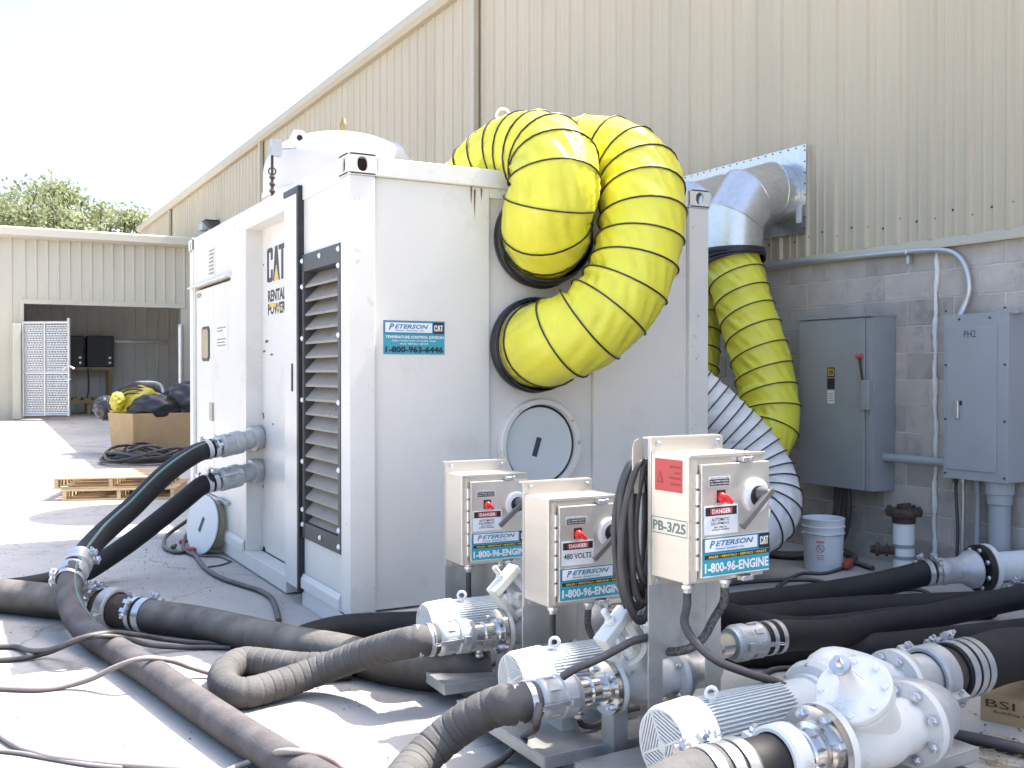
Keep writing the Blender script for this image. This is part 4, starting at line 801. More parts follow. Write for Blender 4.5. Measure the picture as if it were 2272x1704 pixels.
clamp(t, ca - dc * 0.02, dc, rH + 0.006, 0.04, bolt_ang=0.2); clamp(t, cb + dc * 0.02, dc, rH + 0.006, 0.04, bolt_ang=2.9); clamp(t, cb + dc * 0.0, dc, rH + 0.006, 0.03, bolt_ang=5.4); clamp(t, ca + dc * 0.02, dc, rH + 0.006, 0.03, bolt_ang=3.9)
hp2 = [f2b, f2b + d2 * 0.10] + along([c2(850, 425), c2(720, 530), c2(600, 622), c2(480, 705)], f2b, Z(*c2(380, 765), 0.09)) + [Z(*p, z) for p, z in ((c2(380, 765), 0.09), (c2(260, 800), 0.068), (c2(130, 828), 0.068), (c2(-40, 850), 0.068), (c2(-300, 900), 0.068))]
t, P = hose('water_hose', 'plain black hose from the lower container fitting running off to the left', ext(hp2, back=True), rH, m_rubber)
L2 = np.linalg.norm(f2b - f2a); camlock(t, f2b - d2 * 0.02, -d2, 0.074, 0.20, up=np.array([0, 0.5, 1])); b = MB(); b.lathe(f2a + d2 * 0.03, d2, [(0, 0.085), (0.05, 0.092), (0.07, 0.088), (0.075, 0.066), (L2 - 0.2, 0.066)], 28); b.build('adapter_ring', m_cast, t)
clamp(t, f2b + d2 * 0.02, d2, rH, 0.035, bolt_ang=1.5); clamp(t, f2b + d2 * 0.075, d2, rH, 0.035, bolt_ang=2.8)

# big coupled hose on the left
B0 = Z(*c2(420, 915), 0.105); B1 = Z(*c2(650, 955), 0.095); dB = nrm(B1 - B0)
t, P = hose('large_hose', 'thick black hose entering from the left edge and ending in the bolted coupling', ext([Z(*c2(-420, 830), 0.1), Z(*c2(-150, 850), 0.1), Z(*c2(0, 868), 0.1), Z(*c2(180, 888), 0.1), Z(*c2(320, 902), 0.102), B0, B0 + dB * 0.06], front=True), 0.098, m_rubber_dusty)
clamp(t, B0 - dB * 0.0, dB, 0.099, 0.045, bolt_ang=0.9); clamp(t, B0 + dB * 0.055, dB, 0.099, 0.03, bolt_ang=2.2); groove_coupling(t, B0 + dB * 0.16, dB, 0.098, 0.075, ang=0.2)
b = MB(); b.lathe(B0 + dB * 0.06, dB, [(0, 0.09), (0.16, 0.09), (0.17, 0.086), (np.linalg.norm(B1 - B0) - 0.06, 0.084)], 36); b.build('pipe_nipple', m_rust, t)
h3 = [B1, B1 + dB * 0.08] + [Z(*p, z) for p, z in ((c2(900, 992), 0.085), (c2(1100, 1035), 0.085), (c2(1300, 1082), 0.085), (c4(500, 1472), 0.085), (c4(760, 1530), 0.085), (c4(1000, 1570), 0.085), (dd(860, 1440), 0.085), (dd(960, 1452), 0.085), (dd(1060, 1450), 0.085))]
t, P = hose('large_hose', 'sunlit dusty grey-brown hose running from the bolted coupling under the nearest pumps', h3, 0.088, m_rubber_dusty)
clamp(t, B1 + dB * 0.03, dB, 0.089, 0.045, bolt_ang=0.8); clamp(t, B1 - dB * 0.03, dB, 0.090, 0.03, bolt_ang=2.6)
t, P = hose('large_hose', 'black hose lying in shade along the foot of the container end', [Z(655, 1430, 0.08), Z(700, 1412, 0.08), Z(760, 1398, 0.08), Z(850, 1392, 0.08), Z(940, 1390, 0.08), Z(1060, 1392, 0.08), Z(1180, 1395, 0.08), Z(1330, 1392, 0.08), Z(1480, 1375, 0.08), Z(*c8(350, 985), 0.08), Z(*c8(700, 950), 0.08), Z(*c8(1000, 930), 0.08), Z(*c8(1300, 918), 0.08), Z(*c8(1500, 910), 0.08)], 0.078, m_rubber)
# right-hand hoses
FA = Z(*c8(1205, 765), 0.19); FB = Z(*c8(1455, 745), 0.20); dF = nrm(FB - FA)
t, P = hose('large_hose', 'black hose sloping up to the reducer and bolted black flange by the wall', [Z(1330, 1408, 0.08), Z(1440, 1385, 0.08)] + [Z(*c8(x, y), z) for x, y, z in ((100, 945, 0.078), (250, 926, 0.078), (400, 908, 0.078), (600, 882, 0.078), (800, 853, 0.09), (1000, 815, 0.13))] + [FA], 0.076, m_rubber)
clamp(t, FA - dF * 0.005, dF, 0.077, 0.035, bolt_ang=0.7); clamp(t, FA + dF * 0.045, dF, 0.077, 0.03, bolt_ang=2.0)
LF = np.linalg.norm(FB - FA)
pipe = thing('flanged_pipe', 'white pipe with a black bolted flange and grey reducer near the wall', 'pipe', tuple(FB * np.array([1, 1, 0])))
b = MB(); b.lathe(FA + dF * 0.07, dF, [(0, 0.075), (0.04, 0.085), (0.06, 0.078), (LF * 0.45, 0.082), (LF * 0.6, 0.115), (LF - 0.13, 0.118)], 36); b.build('reducer', m_cast, pipe)
b = MB(); b.lathe(FB - dF * 0.03, dF, [(0, 0.148), (0.035, 0.148)], 44); b.build('flange', m_darkiron, pipe)
b = MB(); b.lathe(FB + dF * 0.012, dF, [(0, 0.150), (0.035, 0.150)], 44); b.build('flange', m_pumpwhite, pipe)
u_, v_ = perp(dF); me = None
for k in range(8): a = k * math.pi / 4 + 0.3; e = u_ * math.cos(a) + v_ * math.sin(a); b = MB(); b.hexn(FB - dF * 0.03 + e * 0.122, -dF, 0.016, 0.016); b.build('bolt', m_zinc, pipe)
b = MB(); b.lathe(FB + dF * 0.045, dF, [(0, 0.092), (min(2.4, (XW - 0.05 - FB[0]) / max(dF[0], 0.05)), 0.092)], 36); b.build('pipe', m_pvc, pipe)
b = MB(); q_ = FB + dF * 0.6; b.box((q_[0] - 0.05, q_[1] - 0.05, 0), (q_[0] + 0.05, q_[1] + 0.05, q_[2] - 0.09)); b.box((FB[0] + dF[0]*0.12 - 0.04, FB[1] + dF[1]*0.12 - 0.06, 0), (FB[0] + dF[0]*0.12 + 0.04, FB[1] + dF[1]*0.12 + 0.06, FB[2] - 0.085)); b.build('pipe_stand', m_alu, pipe, smooth=0)
t, P = hose('large_hose', 'black hose lowest of the shaded right-hand hoses, running off to the right', ext([Z(1560, 1452, 0.075), Z(1640, 1446, 0.075)] + [Z(*c8(x, y), 0.075) for x, y in ((700, 1122), (1000, 1110), (1300, 1080), (1651, 1040), (1900, 1010))], back=True, L=2.0), 0.074, m_rubber)

# ------------------------------------------------------------------ pump skids
def bolts_on(parent, c, d, rad, n, size, m, ph=0.2, h=0.014):
    d = nrm(d); u, v = perp(d)
    for k in range(n):
        a = ph + 2 * math.pi * k / n; e = u * math.cos(a) + v * math.sin(a); b = MB(); b.hexn(np.asarray(c, float) + e * rad, d, size, h); b.cyl(np.asarray(c, float) + e * rad + d * h, np.asarray(c, float) + e * rad + d * (h + 0.008), size * 0.55, n=10); b.build('bolt', m, parent, False)
def control_box(t, zb, volt, big, stand_z=0.03):
    w, d, h = 0.34, 0.19, 0.42; L = False
    def bx(nm, a, c, m, par=t, bev=0.0): b = MB(); b.box(a, c); return b.build(nm, m, par, L, smooth=0, bev=bev)
    for (x0, x1) in ((0.0, 0.062), (0.262, 0.332)):
        b = MB(); b.box((x0, 0.2005, stand_z), (x1, 0.2065, zb + 0.465)); b.box((x1 - 0.006, 0.2066, stand_z), (x1, 0.25, zb + 0.465)); b.build('stand_post', m_alu, t, L, smooth=0)
    bx('back_plate', (0.0625, 0.202, max(0.30, zb - 0.30)), (0.2615, 0.206, zb + 0.464), m_alu)
    bx('mounting_flange', (0.001, 0.192, zb - 0.035), (0.331, 0.2, zb + 0.468), m_steel)
    bx('mounting_flange', (0.001, 0.2005, zb + 0.4655), (0.331, 0.235, zb + 0.471), m_steel)
    for x in (0.03, 0.30):
        for z in (zb + 0.447, zb - 0.018): b = MB(); b.hexn((x, 0.192, z), (0, -1, 0), 0.011, 0.01); b.build('bolt', m_zinc, t, L)
    box = bx('control_box', (0, 0, zb), (w, d, zb + h), m_steel, bev=0.004)
    bx('box_lip', (0.0, -0.008, zb + h - 0.006), (w, 0.0, zb + h + 0.004), m_steel, box, 0.002); bx('box_lip', (0.022, -0.01, zb + 0.008), (0.03, 0.0, zb + h - 0.012), m_steel, box)
    door = bx('door', (0.036, -0.024, zb + 0.018), (w + 0.002, -0.001, zb + 0.392), m_steel, box, 0.003)
    for k in range(6):
        z0 = zb + 0.045 + k * 0.054; b = MB(); b.cyl((0.026, -0.014, z0), (0.026, -0.014, z0 + 0.046), 0.006, n=10); b.box((0.027, -0.013, z0), (0.036, -0.009, z0 + 0.046)); b.build('hinge_knuckle', m_zinc, box, L)
    for (x, z, dz) in ((0.235, zb + 0.405, 1), (0.235, zb + 0.006, -1)):
        b = MB(); b.box((x - 0.02, -0.03, z - 0.012), (x + 0.012, -0.002, z + 0.004)); b.cyl((x + 0.026, -0.026, z - 0.004), (x + 0.026, 0.0, z - 0.004), 0.010, n=10); b.build('door_clamp', m_zinc, box, L, bev=0.002)
    for z in (zb + 0.30, zb + 0.225): b = MB(); b.box((w + 0.003, -0.015, z - 0.008), (w + 0.022, 0.02, z + 0.012)); b.cyl((w + 0.014, -0.01, z - 0.03), (w + 0.014, -0.01, z), 0.007, n=8); b.build('door_clamp', m_zinc, box, L, bev=0.002)
    yf = -0.0245
    def lab(x0, z0, x1, z1, m, par=box, dy=0.0, nm='decal'): return bx(nm, (x0, yf - 0.0006 - dy, zb + z0), (x1, yf - dy, zb + z1), m, par)
    def tx(s, x0, z0, ww, hh, m, dy=0.0008, **k): return text(s, (x0, yf - dy, zb + z0), EX, EZ, ww, hh, m, box, False, th=0.0005, **k)
    # company decal
    lab(0.040, 0.024, 0.341, 0.150, m_teal); lab(0.040, 0.100, 0.341, 0.150, m_blue, dy=0.0007); lab(0.049, 0.104, 0.284, 0.145, m_decalwhite, dy=0.0014); lab(0.292, 0.098, 0.341, 0.147, m_ink, dy=0.0014); lab(0.049, 0.080, 0.341, 0.094, m_ink, dy=0.0007)
    lab(0.040, 0.022, 0.341, 0.0245, m_decalwhite, dy=0.0007); lab(0.040, 0.1498, 0.341, 0.152, m_decalwhite, dy=0.0007)
    tx('P', 0.068, 0.116, 0.024, 0.025, m_blue, 0.0022, bold=0.03, shear=0.3); tx('ETERSON', 0.094, 0.121, 0.172, 0.018, m_blue, 0.0022, bold=0.03, shear=0.3); tx('Power Systems Inc.', 0.095, 0.107, 0.13, 0.009, m_blue, 0.0022, shear=0.2)
    logo(np.array([0.297, yf - 0.0022, zb + 0.110]), EX, EZ, 0.038, 0.027, m_decalwhite, m_yel, box, False, th=0.0004)
    tx('SALES \u2022 RENTALS \u2022 SERVICE \u2022 PARTS', 0.065, 0.083, 0.262, 0.008, m_yel, 0.0015, bold=0.03); tx('1-800-96-ENGINE', 0.049, 0.034, 0.288, 0.034, m_decalwhite, 0.0008, bold=0.035)
    # danger label
    lab(0.046, 0.160, 0.196, 0.256, m_decalwhite); lab(0.052, 0.222, 0.190, 0.250, m_ink, dy=0.0007)
    b = MB(); P = [(0.121 + 0.048 * (1 if abs(math.cos(a)) > 0.3 else abs(math.cos(a)) / 0.3) * math.copysign(1, math.cos(a)) * (1 if abs(math.cos(a)) > 0.3 else 1), 0.236 + 0.0105 * math.sin(a)) for a in np.linspace(0, 2 * math.pi, 24, endpoint=False)]
    b.prism([(x, z + zb) for x, z in P], (0, yf - 0.0014, 0), EX, EZ, 0.0005); b.build('decal', m_redlab, box, L, smooth=0)
    tx('DANGER', 0.080, 0.2285, 0.082, 0.015, m_decalwhite, 0.0022, bold=0.03)
    if volt: tx('480 VOLTS', 0.056, 0.185, 0.128, 0.022, m_ink, 0.0008, bold=0.015)
    else: tx('AUTOMATIC', 0.078, 0.203, 0.080, 0.011, m_ink, 0.0008, bold=0.012); tx('EQUIPMENT', 0.077, 0.189, 0.080, 0.011, m_ink, 0.0008, bold=0.012); tx('MAY OPERATE', 0.090, 0.180, 0.055, 0.006, m_ink, 0.0008); tx('WITHOUT WARNING', 0.078, 0.172, 0.078, 0.006, m_ink, 0.0008)
    lab(0.066, 0.318, 0.160, 0.350, m_decalwhite); lab(0.069, 0.320, 0.157, 0.342, m_ink, dy=0.0007); tx('CONTROL SUPPLY IS LIVE WHEN', 0.070, 0.3435, 0.085, 0.0045, m_ink, 0.0008); tx('IN A "TRIPPED" POSITION', 0.072, 0.333, 0.08, 0.005, m_decalwhite, 0.0015); tx('TURN TO "OFF" POSITION', 0.071, 0.324, 0.083, 0.005, m_decalwhite, 0.0015)
    lab(0.102, 0.264, 0.140, 0.305, m_ink)
    b = MB(); b.lathe((0.121, yf, zb + 0.280), (0, -1, 0), [(0, 0.017), (0.010, 0.017), (0.011, 0.014), (0.02, 0.013)], 20); b.obox((0.124, yf - 0.028, zb + 0.277), np.array([0.75, 0, -0.66]) * 0.018, (0, 0.012, 0), np.array([0.66, 0, 0.75]) * 0.006); b.build('selector_knob', m_redk, box, L, bev=0.002)
    hc = np.array([0.272, yf, zb + 0.278]); b = MB(); b.lathe(hc, (0, -1, 0), [(0, 0.060), (0.010, 0.059), (0.016, 0.052), (0.017, 0.038)], 36); b.build('switch_plate', m_pvc, box, L)
    b = MB(); b.lathe(hc, (0, -1, 0), [(0.0, 0.036), (0.022, 0.034), (0.024, 0.02)], 28); b.build('switch_hub', m_ink, box, L)
    b = MB(); b.lathe(hc + np.array([0.004, -0.02, 0.008]), (0.1, -1, 0.1), [(0, 0.024), (0.03, 0.018), (0.045, 0.014)], 16); d_ = nrm(np.array([-0.76, -0.0, -0.65])); p0_ = hc + np.array([0.012, -0.058, 0.016]); p1_ = p0_ + d_ * 0.165; b.bar(p0_ - d_ * 0.015, p1_, 0.021, 0.018, (0, 1, 0)); b.build('switch_handle', m_plastgrey, box, L, bev=0.003)
    if big:
        def side(y0, z0, y1, z1, m, dy=0.0): return bx('decal', (-0.0008 - dy, y0, zb + z0), (-0.0002 - dy, y1, zb + z1), m, box)
        side(0.028, 0.295, 0.168, 0.403, m_redlab)
        for (z, ww) in ((0.375, 0.055), (0.355, 0.03), (0.338, 0.06), (0.318, 0.05)): bx('decal', (-0.0016, 0.085 - ww / 2, zb + z), (-0.0010, 0.085 + ww / 2 - 0.0, zb + z + 0.009), m_redtext, box) if False else bx('decal', (-0.0016, 0.036, zb + z), (-0.0010, 0.036 + ww, zb + z + 0.008), m_redtext, box)
        b = MB(); b.prism([(-0.018, 0), (0.018, 0), (0, 0.042)], (-0.0010, 0.140, zb + 0.322), -EY, EZ, 0.0005); b.build('decal', m_redtext, box, L, smooth=0)
        b = MB(); b.prism([(-0.009, 0.006), (0.009, 0.006), (0, 0.029)], (-0.0018, 0.140, zb + 0.322), -EY, EZ, 0.0004); b.build('decal', m_redlab, box, L, smooth=0)
        b = MB(); z0, z1 = zb + 0.150, zb + 0.203
        for (a, c) in (((0.004, z0), (0.186, z0 + 0.0025)), ((0.004, z1), (0.186, z1 + 0.0025)), ((0.004, z0 + 0.0026), (0.006, z1 - 0.0001)), ((0.184, z0 + 0.0026), (0.186, z1 - 0.0001))): b.box((-0.001, a[0], a[1]), (-0.0002, c[0], c[1]))
        b.build('decal', m_greenink, box, L, smooth=0)
        text('PB-3/25', (-0.0003, 0.178, zb + 0.160), -EY, EZ, 0.165, 0.034, m_greenink, box, False, bold=0.02)
    for x in (0.075, 0.245):
        b = MB(); b.lathe((x, 0.09, zb), (0, 0, -1), [(0, 0.022), (0.012, 0.024), (0.014, 0.018), (0.02, 0.018), (0.022, 0.023), (0.034, 0.023), (0.036, 0.018), (0.05, 0.015)], 16); b.build('cable_gland', m_zinc, box, L)
    return box
def motor(t, x0, y, z, r, L):
    m_ = MB(); m_.lathe((x0 + 0.12, y, z), EX, [(0, r * 0.9), (L - 0.14, r * 0.9), (L - 0.135, r * 0.98), (L - 0.10, r * 0.98), (L - 0.09, r * 0.7)], 48); mo = m_.build('motor', m_motor, t, False)
    b = MB(); n = 60
    for k in range(n):
        a = 2 * math.pi * k / n; e = np.array([0, math.cos(a), math.sin(a)]); g = np.array([0, -math.sin(a), math.cos(a)])
        b.obox(np.array([x0 + 0.13 + (L - 0.27) / 2, y, z]) + e * r * 0.94, EX * (L - 0.29) / 2, g * r * 0.019, e * r * 0.055)
    o = b.build('cooling_fins', m_motor, mo, False, smooth=0)
    b = MB(); b.lathe((x0, y, z), EX, [(0.004, r * 0.84), (0.0, r * 0.86), (0.0, r * 0.92), (0.02, r * 1.0), (0.125, r * 1.06), (0.13, r * 1.06), (0.13, r * 0.9)], 48, cap=False); b.lathe((x0 + 0.014, y, z), EX, [(0, 0.001), (0.001, r * 0.95)], 48, cap=False); fc = b.build('fan_cover', m_pumpwhite, mo, False)
    b = MB(); b.lathe((x0 + 0.010, y, z), -EX, [(0, r * 0.855), (0.0005, 0.001)], 40, cap=False); b.build('grille_back', m_darkgap, mo, False)
    b = MB(); rg_ = r * 0.86
    for sct in range(4):
        a0 = math.pi / 4 + sct * math.pi / 2 - 0.5; ca, sa = math.cos(a0), math.sin(a0); N = 9
        for k in range(N):
            q = (k + 0.5) / N * rg_ * 0.97; hw = min(q * 0.93, math.sqrt(max(rg_ ** 2 - q ** 2, 0)))
            # bars run across the sector, square to its centre line
            c_ = np.array([x0 + 0.002, y + ca * q, z + sa * q]); b.obox(c_, (0.003, 0, 0), np.array([0, -sa, ca]) * hw, np.array([0, ca, sa]) * rg_ * 0.030)
        a1 = a0 + math.pi / 4; c1, s1_ = math.cos(a1), math.sin(a1); b.obox(np.array([x0 + 0.001, y + c1 * rg_ / 2, z + s1_ * rg_ / 2]), (0.004, 0, 0), np.array([0, c1, s1_]) * rg_ / 2, np.array([0, -s1_, c1]) * 0.004)
    b.lathe((x0 - 0.004, y, z), EX, [(0, 0.018), (0.012, 0.02)], 20); b.build('grille', m_pumpwhite, mo, False, smooth=30)
    b = MB(); b.torus((x0 + 0.17, y - r * 0.25, z + r * 1.0 + 0.022), (0.5, 1, 0), 0.017, 0.006, 24, 8); b.cyl((x0 + 0.17, y - r * 0.25, z + r * 0.85), (x0 + 0.17, y - r * 0.25, z + r + 0.008), 0.008, n=10); b.build('eye_bolt', m_pumpwhite, mo, False)
    for xf in (x0 + 0.16, x0 + L - 0.20): b = MB(); b.box((xf, y - r * 0.9, z - r - 0.075), (xf + 0.06, y + r * 0.9, z - r * 0.7)); b.build('motor_foot', m_motor, mo, False, smooth=0)
    return mo
def pump_unit(label, org, yaw, zb, volt, big):
    t = thing('pump_skid', label, 'pump', (org[0], org[1], 0), yaw, group='skid-mounted pumps'); ROOT = t
    F_ = False
    s = 1.0 if not big else 1.16
    ly, lz = (-0.41, 0.30) if not big else (-0.445, 0.30)
    my, mz = (-0.145, 0.285) if not big else (-0.14, 0.278); mr = 0.108 if not big else 0.122; mx0 = -0.245 if not big else -0.225; mL = 0.60 if not big else 0.64
    # skid
    b = MB(); b.box((-0.265, -0.42 if not big else -0.36, 0.10), (1.02, 0.27, 0.106)); b.box((-0.265, -0.42 if not big else -0.36, 0.06), (1.02, -0.414 if not big else -0.354, 0.0995)); b.box((-0.265, -0.413 if not big else -0.353, 0.06), (-0.259, 0.27, 0.0995)); b.box((-0.265, 0.264, 0.06), (1.02, 0.27, 0.0995)); b.build('skid_deck', m_alu, t, F_, smooth=0, bev=0.002)
    for x in (-0.12, 0.42, 0.93): b = MB(); b.box((x, -0.50 if not big else -0.60, 0.0), (x + 0.07, 0.268, 0.0595)); b.build('skid_runner', m_alu, t, F_, smooth=0, bev=0.003)
    b = MB(); b.box((-0.12, -0.56 if not big else -0.66, 0.012), (1.0, -0.505 if not big else -0.605, 0.05)); b.build('skid_rail', m_alu, t, F_, smooth=0, bev=0.003)
    mo = motor(t, mx0, my, mz, mr, mL)
    b = MB(); b.box((mx0 + 0.15, my - mr - 0.075, mz - 0.085), (mx0 + 0.27, my - mr * 0.8, mz - 0.005)); b.build('terminal_box', m_pumpwhite, mo, F_, smooth=0, bev=0.012)
    b = MB(); g = (mx0 + 0.20, my - mr - 0.04, mz - 0.085); b.lathe(g, (0, 0, -1), [(0, 0.018), (0.012, 0.02), (0.014, 0.015), (0.02, 0.02), (0.032, 0.02), (0.04, 0.013)], 14); b.build('cable_gland', m_zinc, mo, F_)
    b = MB(); b.tube(spline([np.array(g) + [0, 0, -0.03], np.array(g) + [0.01, 0, -0.06], np.array(g) + [0.06, 0.0, -0.075], np.array(g) + [0.16, 0.03, -0.06], np.array(g) + [0.3, 0.05, -0.06]], 0.015), 0.011, 8); b.build('motor_lead', m_cable, mo, F_)
    # pump casing + discharge
    px = mx0 + mL + 0.02
    b = MB(); b.lathe((px - 0.04, my, mz), EX, [(0, mr * 0.75), (0.03, mr * 0.8), (0.035, mr * 1.2), (0.05, mr * 1.32), (0.11, mr * 1.32), (0.13, mr * 1.2), (0.135, mr * 0.7), (0.17, mr * 0.6)], 44); pc = b.build('pump_casing', m_pumpwhite, t, F_)
    bolts_on(pc, (px + 0.012, my, mz), (-1, 0, 0), mr * 1.2, 8, 0.009, m_zinc)
    # suction line with strainer
    if not big:
        fr, pr2 = 0.095, 0.045
        b = MB(); b.lathe((-0.03, ly, lz), EX, [(0, pr2 + 0.012), (0.012, pr2 + 0.006), (0.014, fr), (0.033, fr)], 44); fl = b.build('suction_flange', m_chrome, t, F_)
        bolts_on(fl, (-0.016, ly, lz), (-1, 0, 0), 0.076, 4, 0.0115, m_zinc, 0.785)
        b = MB(); b.lathe((0.0035, ly, lz), EX, [(0, fr - 0.006), (0.004, fr - 0.006)], 40); b.build('gasket', m_ink, t, F_)
        b = MB(); b.lathe((-0.16, ly, lz), EX, [(0, pr2), (0.13, pr2)], 32); b.torus((-0.085, ly, lz), EX, pr2 + 0.0, 0.006, 32, 6); b.build('suction_pipe', m_chrome, t, F_)
        st_ = MB(); st_.lathe((0.008, ly, lz), EX, [(0, fr), (0.02, fr), (0.022, 0.062), (0.06, 0.060), (0.11, 0.078), (0.18, 0.078), (0.24, 0.062), (0.272, 0.062), (0.274, fr), (0.296, fr)], 44); so = st_.build('strainer', m_pumpwhite, t, F_)
        bolts_on(so, (0.282, ly, lz), (-1, 0, 0), 0.076, 4, 0.0115, m_zinc, 0.785)
        bd = nrm(np.array([-0.62, -0.12, 0.78])); b0 = np.array([0.155, ly - 0.01, lz + 0.03])
        b = MB(); b.lathe(b0, bd, [(0, 0.052), (0.09, 0.052), (0.092, 0.062), (0.115, 0.062), (0.117, 0.045)], 32); b.build('strainer_branch', m_pumpwhite, so, F_)
        sd_ = nrm(np.cross(bd, [0, 0, 1])); nd = np.cross(sd_, bd); b = MB()
        for q in (-1, 1): b.obox(b0 + bd * 0.165 + nd * q * 0.062, bd * 0.085, nd * 0.015, sd_ * 0.026); 
        b.obox(b0 + bd * 0.252, bd * 0.019, nd * 0.079, sd_ * 0.032); b.cyl(b0 + bd * 0.12, b0 + bd * 0.335, 0.012, n=12); b.hexn(b0 + bd * 0.272, bd, 0.021, 0.02); b.lathe(b0 + bd * 0.118, bd, [(0, 0.04), (0.022, 0.038), (0.04, 0.022)], 20); b.cyl(b0 + bd * 0.16 - sd_ * 0.045, b0 + bd * 0.16 + sd_ * 0.03, 0.016, n=14)
        b.build('strainer_yoke', m_pumpwhite, so, F_, smooth=30, bev=0.004)
        b = MB(); b.lathe((0.3045, ly, lz), EX, [(0, fr - 0.006), (0.004, fr - 0.006)], 40); b.build('gasket', m_ink, t, F_)
        b = MB(); b.lathe((0.309, ly, lz), EX, [(0, 0.090), (0.018, 0.090), (0.02, 0.062), (0.09, 0.060)], 36); b.tube(spline([(0.37, ly, lz), (0.44, ly, lz), (0.49, ly + 0.05, lz), (0.505, ly + 0.12, lz), (0.50, my - 0.09, mz)], 0.02), 0.06, 24); b.build('suction_elbow', m_cast, t, F_)
        b = MB(); b.box((-0.005, ly - 0.045, 0.0), (0.055, ly - 0.039, lz - 0.06)); b.box((-0.005, ly - 0.0388, 0.0), (0.001, ly + 0.03, lz - 0.06)); b.build('pipe_bracket', m_alu, t, F_, smooth=0)
        # discharge
        dy, dz_ = -0.20, 0.31
        b = MB(); b.tube(spline([(px + 0.05, my, mz), (px + 0.13, my - 0.02, mz + 0.01), (px + 0.22, dy, dz_)], 0.02), 0.06, 24); b.lathe((px + 0.20, dy, dz_), EX, [(0, 0.062), (0.02, 0.062), (0.022, fr), (0.042, fr)], 40); do = b.build('discharge_neck', m_pumpwhite, t, F_)
        bolts_on(do, (px + 0.222, dy, dz_), (-1, 0, 0), 0.076, 4, 0.0115, m_zinc, 0.785)
        b = MB(); b.lathe((px + 0.2425, dy, dz_), EX, [(0, fr - 0.006), (0.004, fr - 0.006)], 40); b.build('gasket', m_ink, t, F_)
        b = MB(); b.lathe((px + 0.247, dy, dz_), EX, [(0, fr - 0.004), (0.016, fr - 0.004), (0.018, 0.052), (0.13, 0.050)], 36); b.build('discharge_flange', m_chrome, t, F_)
        dis = np.array([px + 0.365, dy, dz_]); suc = np.array([-0.135, ly, lz])
    else:
        fr, pr2 = 0.132, 0.07; xa, xb = 0.115, 0.545
        b = MB(); b.lathe((xa - 0.075, ly, lz), EX, [(0, pr2), (0.035, pr2), (0.04, pr2 + 0.016), (0.05, pr2 + 0.016), (0.052, fr - 0.002), (0.075, fr - 0.002)], 52); fl = b.build('suction_flange', m_chrome, t, F_)
        bolts_on(fl, (xa - 0.023, ly, lz), (-1, 0, 0), 0.108, 8, 0.015, m_zinc, 0.39, 0.016)
        b = MB(); b.lathe((xa - 0.19, ly, lz), EX, [(0, pr2), (0.116, pr2)], 40); b.torus((xa - 0.085, ly, lz), EX, pr2, 0.007, 40, 6); b.build('suction_pipe', m_chrome, t, F_)
        st_ = MB(); st_.lathe((xa + 0.002, ly, lz), EX, [(0, fr), (0.026, fr), (0.028, 0.088), (0.09, 0.088), (0.16, 0.105), (0.27, 0.105), (0.33, 0.088), (xb - xa - 0.03, 0.086), (xb - xa - 0.028, fr), (xb - xa, fr)], 52); so = st_.build('strainer', m_pumpwhite, t, F_)
        bolts_on(so, (xb - 0.026, ly, lz), (-1, 0, 0), 0.108, 8, 0.016, m_zinc, 0.39, 0.017)
        bd = nrm(np.array([-0.66, -0.15, 0.735])); b0 = np.array([xa + 0.262, ly, lz])
        b = MB(); b.lathe(b0, bd, [(0, 0.086), (0.13, 0.092), (0.18, 0.100), (0.19, 0.114), (0.208, 0.114)], 48); b.build('strainer_branch', m_pumpwhite, so, F_)
        b = MB(); b.lathe(b0 + bd * 0.209, bd, [(0, 0.105), (0.004, 0.105)], 44); b.build('gasket', m_ink, so, F_)
        b = MB(); b.lathe(b0 + bd * 0.2135, bd, [(0, 0.116), (0.018, 0.116), (0.022, 0.112)], 52); b.lathe(b0 + bd * 0.235, bd, [(0, 0.045), (0.03, 0.026), (0.10, 0.022)], 24); sc_ = b.build('strainer_cover', m_pumpwhite, so, F_)
        u, v = perp(bd)
        for k in range(8): a = 0.3 + k * math.pi / 4; e = u * math.cos(a) + v * math.sin(a); b = MB(); b.hexn(b0 + bd * 0.2355 + e * 0.095, bd, 0.012, 0.008); b.build('bolt', m_pumpwhite, so, F_)
        b = MB(); b.lathe(b0 + bd * 0.335, bd, [(0, 0.02), (0.006, 0.032), (0.02, 0.032), (0.022, 0.012), (0.05, 0.010)], 20); b.build('drain_valve', m_chrome, so, F_); b = MB(); b.bar(b0 + bd * 0.34 + u * 0.028, b0 + bd * 0.30 + u * 0.055, 0.012, 0.003); b.build('drain_handle', m_zinc, so, F_)
        b = MB(); b.lathe((xb + 0.001, ly, lz), EX, [(0, fr - 0.002), (0.024, fr - 0.002), (0.026, 0.09), (0.06, 0.085)], 48); b.tube(spline([(xb + 0.05, ly, lz), (xb + 0.12, ly + 0.01, lz), (xb + 0.18, ly + 0.08, lz), (xb + 0.17, my - 0.06, mz)], 0.02), 0.084, 28); b.build('suction_elbow', m_cast, t, F_)
        b = MB(); b.box((xa + 0.03, ly - 0.04, 0.0), (xa + 0.09, ly + 0.04, lz - 0.09)); b.build('pipe_bracket', m_pumpwhite, t, F_, smooth=0)
        dy, dz_ = my - 0.0, 0.295; b = MB(); b.tube(spline([(px + 0.05, my + 0.02, mz), (px + 0.12, my + 0.05, mz + 0.10), (px + 0.24, my + 0.03, mz + 0.08), (px + 0.385, dy, dz_)], 0.02), 0.075, 28); b.lathe((px + 0.375, dy, dz_), EX, [(0, 0.078), (0.02, 0.078), (0.022, 0.125), (0.046, 0.125)], 44); do = b.build('discharge_neck', m_pumpwhite, t, F_)
        bolts_on(do, (px + 0.397, dy, dz_), (-1, 0, 0), 0.10, 8, 0.014, m_zinc, 0.39)
